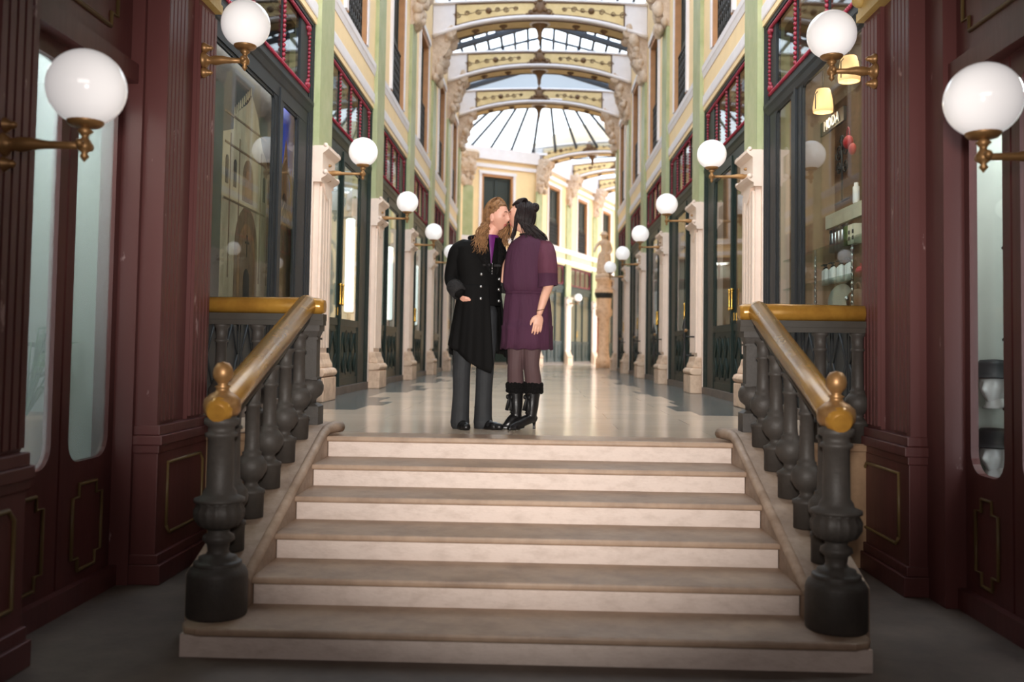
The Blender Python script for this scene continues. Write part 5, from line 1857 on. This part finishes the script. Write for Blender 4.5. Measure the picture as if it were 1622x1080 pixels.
single('straw_hat', mb, 'greyfelt', 'round grey woven disc leaning at the foot of the right window', 'hat', G.P(8.95, .99, -.4))
o = thing('handbag', 'rounded brown leather bag on the deck of the right window', 'bag', G.P(8.45, .986, -.40))
mb = MB(); mb.sphere(G.P(8.45, 1.09, -.40), .16, 20, 12, sc=(.55, 1.15, .68)); part('body', mb, 'tanbag', o)
mb = MB(); mb.tube([G.P(8.45 + .10 * math.cos(q), 1.10 + .15 * math.sin(q), -.40) for q in [math.pi * j / 12 for j in range(13)]], .010, 8); part('handle', mb, 'tanbag', o)
mb = MB(); mb.sphere(G.P(8.45, 1.11, -.30), .022, 10, 8); part('clasp', mb, 'chrome', o)
# hanging shaded lamps
for t, z, d, l in ((8.95, 2.90, -.24, 'lower lit shade of the two hanging in the right shop window'), (8.2, 2.98, -.24, 'upper lit shade of the two hanging in the right shop window')):
    o = thing('hanging_lamp', l, 'lamp', G.P(t, z, d), group='lit shades in the right window')
    mb = MB(); mb.lathe([(.06, .22), (.07, .2), (.085, .12), (.095, .04), (.09, 0), (.08, 0), (.085, .04), (.07, .14), (.05, .21)], G.P(t, z, d), n=20); part('lamp_shade', mb, 'lit', o)
    mb = MB(); mb.tube([G.P(t, z + .2, d), G.P(t, 3.3, d)], .006, 6)
    for q in range(3):
        a = q * 2.1
        mb.tube([G.P(t + .04 * math.cos(a), z + .22, d + .04 * math.sin(a)), G.P(t + .10 * math.cos(a), z + .16, d + .10 * math.sin(a)), G.P(t + .10 * math.cos(a), z + .02, d + .10 * math.sin(a))], .005, 5)
    part('bracket', mb, 'wrought', o)
    lamp('shade_bulb', 'POINT', G.P(t, z - .08, d), 2.5, (1, .78, .5), .05)
# dark sign with white letters
sg = thing('shop_sign', 'dark sign board with white capital letters inside the right shop window', 'sign', G.P(9.0, 2.74, -.30))
mb = MB(); mb.obox(G, 8.55, 9.25, 2.73, 2.86, -.33, -.305); part('board', mb, 'black', sg)
fc = bpy.data.curves.new('lettering', 'FONT'); fc.body = 'MODA'; fc.size = .14; fc.extrude = .004; fc.align_x = 'CENTER'; fc.align_y = 'CENTER'; fc.space_character = 1.15
fc.materials.append(M['white_pl'])
tmp_ = bpy.data.objects.new('lettering_tmp', fc); C.objects.link(tmp_)
me_ = bpy.data.meshes.new_from_object(tmp_.evaluated_get(bpy.context.evaluated_depsgraph_get()))
bpy.data.objects.remove(tmp_)
lo = bpy.data.objects.new('lettering', me_); C.objects.link(lo)
lo.parent = sg; lo.location = Vector(G.P(8.9, 2.795, -.300)) - Vector(G.P(9.0, 2.74, -.30))
lo.rotation_euler = (math.radians(90), 0, math.radians(-90)); lo['label'] = 'white capital letters'
# scrolled iron stand, red bag and black garment
o = thing('iron_stand', 'black scrolled iron stand behind the glass of the right window', 'stand', G.P(9.05, 2.0, -.45))
mb = MB()
for tt, zz, r, s in ((8.95, 2.56, .09, 1), (9.15, 2.56, .09, -1), (8.95, 2.4, .07, -1), (9.15, 2.4, .07, 1), (9.05, 2.65, .06, 1)):
    spiral(G, mb, tt, zz, -.45, r, s=s, r0=.008)
mb.tube([G.P(9.05, 2.06, -.45), G.P(9.05, 2.7, -.45)], .01, 6)
mb.tube([G.P(8.85, 2.07, -.45), G.P(9.25, 2.07, -.45)], .01, 6)
part('scrollwork', mb, 'wrought', o)
o = thing('red_bag', 'crimson bag hanging in front of the black garment in the right window', 'bag', G.P(8.75, 2.18, -.42))
mb = MB(); mb.sphere(G.P(8.78, 2.58, -.42), .07, 14, 10, sc=(.6, 1.2, .9)); mb.sphere(G.P(8.66, 2.49, -.42), .055, 14, 10, sc=(.6, 1.0, 1.0)); part('body', mb, 'redsat', o)
mb = MB(); mb.tube([G.P(8.78 + .04 * math.cos(q), 2.62 + .10 * math.sin(q), -.42) for q in [math.pi * j / 8 for j in range(9)]], .006, 6); part('handle', mb, 'redsat', o)
o = thing('black_garment', 'black garment hanging at the back of the right shop window', 'garment', G.P(8.45, 1.75, -.55))
mb = MB(); mb.loft([ering(G.P(8.45, 0, -.56)[0], 8.45, z, .07, w, 0, 28, 6, .05, z * 4) for z, w in ((2.52, .04), (2.48, .12), (2.42, .2), (2.2, .17), (2.05, .16), (1.8, .22), (1.7, .24))], cap0=True, cap1=True); part('cloth', mb, 'black', o)
mb = MB(); mb.tube([G.P(8.25, 2.46, -.56), G.P(8.45, 2.53, -.56), G.P(8.65, 2.46, -.56)], .009, 6); mb.tube([G.P(8.45, 2.53, -.56), G.P(8.45, 2.6, -.56), G.P(8.48, 2.62, -.56)], .005, 6); part('hanger', mb, 'chrome', o)
for q, (t, rr) in enumerate(((8.25, .05), (8.32, .035))):
    mb = MB(); mb.sphere(G.P(t, 1.286 + rr, -.36), rr, 14, 10); mb.tube([G.P(t, 1.286 + rr * 1.9, -.36), G.P(t + .02, 1.286 + rr * 2.4, -.36)], .006, 6)
    single('ornament', mb, 'redsat', ('larger' if q == 0 else 'smaller') + ' red round ornament at the near end of the lower glass shelf', 'ornament', G.P(t, 1.286, -.36), group='red ornaments on the lower glass shelf')
lamp('window_fill_light', 'AREA', G.P(8.7, 3.28, -.45), 8, (1, .88, .72), 1.4, .3, rot=(0, 0, math.radians(90)))  # unseen fill added to brighten the goods in the window
lamp('shop_fill_light', 'AREA', FRT.P(12.6, 4.05, -.85), 16, (1, .86, .7), .9)  # added fill inside the first green shop on the right
o = thing('table_lamp', 'small lit lamp inside the first green shopfront on the right', 'lamp', FRT.P(11.7, 2.4, -.6))
mb = MB(); mb.lathe([(.05, .24), (.06, .22), (.09, .05), (.09, .0), (.08, .0), (.05, .22)], FRT.P(11.7, 2.55, -.6), n=18); part('lamp_shade', mb, 'lit', o)
mb = MB(); mb.tube([FRT.P(11.7, 2.77, -.6), FRT.P(11.7, 4.1, -.6)], .008, 6); part('cord', mb, 'black', o)

# ------------------------------------------------------------------ plant and hat display behind the entrance doors
pt = thing('potted_plant', 'leafy green plant in a pot behind the left entrance door', 'plant', (-2.83, 5.2, -.84))
mb = MB(); mb.lathe([(.10, 0), (.13, .02), (.16, .30), (.17, .31), (.17, .34), (.14, .34), (.13, .30)], (-2.83, 5.2, -.84 + .72), n=18); part('pot', mb, 'tanwall', pt)
mb = MB(); mb.lathe([(.16, 0), (.16, .03), (.03, .05), (.03, .66), (.15, .69), (.15, .72)], (-2.83, 5.2, -.84), n=16); part('stand', mb, 'oak', pt)
rnd = random.Random(11)
mb = MB()
for i in range(46):
    a = rnd.uniform(0, 6.28); L = rnd.uniform(.2, .42); up = rnd.uniform(.15, .5)
    b = Vector((-2.83, 5.2, .20))
    e = Vector((math.cos(a), math.sin(a), 0))
    pts = [b + e * (.3 * L * q) + Vector((0, 0, up * q)) for q in (0, .5, 1)]
    mb.tube(pts, .004, 5)
    tip = pts[-1]
    s = Vector((-e.y, e.x, 0))
    w = rnd.uniform(.035, .06); ll = rnd.uniform(.10, .17)
    dr_ = rnd.uniform(-.5, .2)
    d = (e + Vector((0, 0, dr_))).normalized()
    r = [(0, 0), (.3, 1), (.6, .85), (1, 0)]
    vs = [tip + d * (ll * q) + s * (w * k) for q, k in r] + [tip + d * (ll * q) - s * (w * k) for q, k in r[1:3]] + [tip + d * ll * .45 + Vector((0, 0, .012))]
    mb.add(vs, [(0, 1, 6), (1, 2, 6), (2, 3, 6), (3, 5, 6), (5, 4, 6), (4, 0, 6)])
part('foliage', mb, 'leaf', pt, recalc=False)
lamp('shop_fill_light', 'AREA', (-3.05, 5.0, 2.25), 18, (.95, 1, .96), .7)  # added fill for the room behind the left entrance door
lamp('shop_fill_light', 'AREA', (3.02, 5.5, 2.25), 24, (.95, .98, 1), .6)  # same added fill behind the right entrance door
hs = thing('hat_stand', 'chrome display stand behind the right entrance door', 'stand', (2.86, 5.62, -.84))
mb = MB(); mb.lathe([(.16, 0), (.16, .015), (.02, .03), (.014, .05), (.014, 2.3), (.02, 2.32)], (2.86, 5.62, -.84), n=16)
for k in range(22):
    mb.sphere((2.86, 5.62, -.3 + k * .08), .02, 8, 6)
part('pole', mb, 'chrome', hs)
mb = MB()
for z in (1.28, .72, .30, -.12):
    mb.tube([(2.86, 5.62, z), (2.84, 5.84, z)], .012, 6)
part('arm', mb, 'dkgrey', hs)
for q, (z, w) in enumerate(((.42, 'upper'), (.00, 'lower'))):
    mh = thing('mannequin_head', f'{w} pale mannequin head with a dark hat behind the right entrance door', 'mannequin head', (2.82, 5.92, z - .12), group='mannequin heads behind the right door')
    T = head_frame((2.82, 5.92, z + .02), math.radians(-150))
    mb = MB(); head_mesh(mb, T); mb.lathe([(.07, -.14), (.055, -.12), (.05, -.08)], (2.82, 5.92, z + .02), n=16)
    part('head', mb, 'white_pl', mh)
    mb = MB(); mb.lathe([(.10, .05), (.17, .045), (.17, .055), (.105, .062), (.10, .13), (.08, .155), (0, .16)], (2.82, 5.92, z + .02), n=24)
    part('hat', mb, 'dkgrey', mh, 'dark brimmed hat')

# ------------------------------------------------------------------ statue
st = thing('statue', 'pinkish stone figure with a raised arm on the tall pedestal', 'statue', (SX, SY, 3.14))
mb = MB()
limb(mb, [(SX, SY, 3.95), (SX + .03, SY, 4.15), (SX, SY, 4.35)], [.15, .14, .16])
mb.sphere((SX - .02, SY - .02, 4.58), .11, 16, 12, sc=(.9, .95, 1.15)); limb(mb, [(SX, SY, 4.35), (SX - .01, SY, 4.5)], [.08, .06])
limb(mb, [(SX - .15, SY, 4.38), (SX - .30, SY - .08, 4.2), (SX - .36, SY - .2, 4.05)], [.065, .05, .04])
limb(mb, [(SX + .15, SY, 4.38), (SX + .24, SY, 4.12), (SX + .16, SY - .14, 3.98)], [.065, .05, .04])
limb(mb, [(SX - .08, SY, 3.95), (SX - .12, SY - .05, 3.58), (SX - .11, SY + .03, 3.2)], [.12, .09, .06])
limb(mb, [(SX + .08, SY, 3.95), (SX + .10, SY - .02, 3.58), (SX + .12, SY + .02, 3.2)], [.12, .09, .06])
mb.loft([ering(SX, SY, z, a, b, 0, 32, 7, .08, z * 5) for z, a, b in ((4.0, .20, .16), (3.8, .23, .19), (3.5, .25, .2), (3.3, .27, .22))], cap0=True, cap1=True)
mb.lathe([(.30, 0), (.32, .03), (.30, .1), (.2, .14)], (SX, SY, 3.14), n=20)
remesh('figure', mb, 'relief', st, .015, 2)
mb = MB(); mb.lathe([(.16, 0), (.15, .03), (.12, .05), (.11, .1), (.06, .13), (0, .14)], (SX - .02, SY - .02, 4.62), n=18)
part('cap', mb, 'relief', st)

# ------------------------------------------------------------------ iron catches on the right pilasters
for k in (1, 2, 3, 4):
    o = thing('iron_catch', f'black spear-shaped iron door catch on the {ORD[k]} pilaster of the right side', 'door catch', FRT.P(PY[k] + .1, .45, .2), group='iron catches on the right pilasters')
    mb = MB()
    P = FRT.P
    t = PY[k] - .15
    mb.lathe([(.0, 1.16), (.012, 1.08), (.035, .98), (.014, .9), (.03, .86), (.014, .82), (.014, .62), (.03, .58), (.018, .52), (.018, .40), (0, .385)], P(t, 0, .235), n=12)
    mb.tube([P(t, .56, .09), P(t, .56, .235)], .012, 6); mb.tube([P(t, .84, .08), P(t, .84, .235)], .012, 6)
    part('spear', mb, 'wrought', o)
    mb = MB(); mb.tube([P(t, .92, .23), P(t - .10, .93, .23)], [.014, .02], 8); mb.sphere(P(t - .11, .93, .23), .024, 10, 8)
    part('handle', mb, 'brass', o, 'brass lever handle')
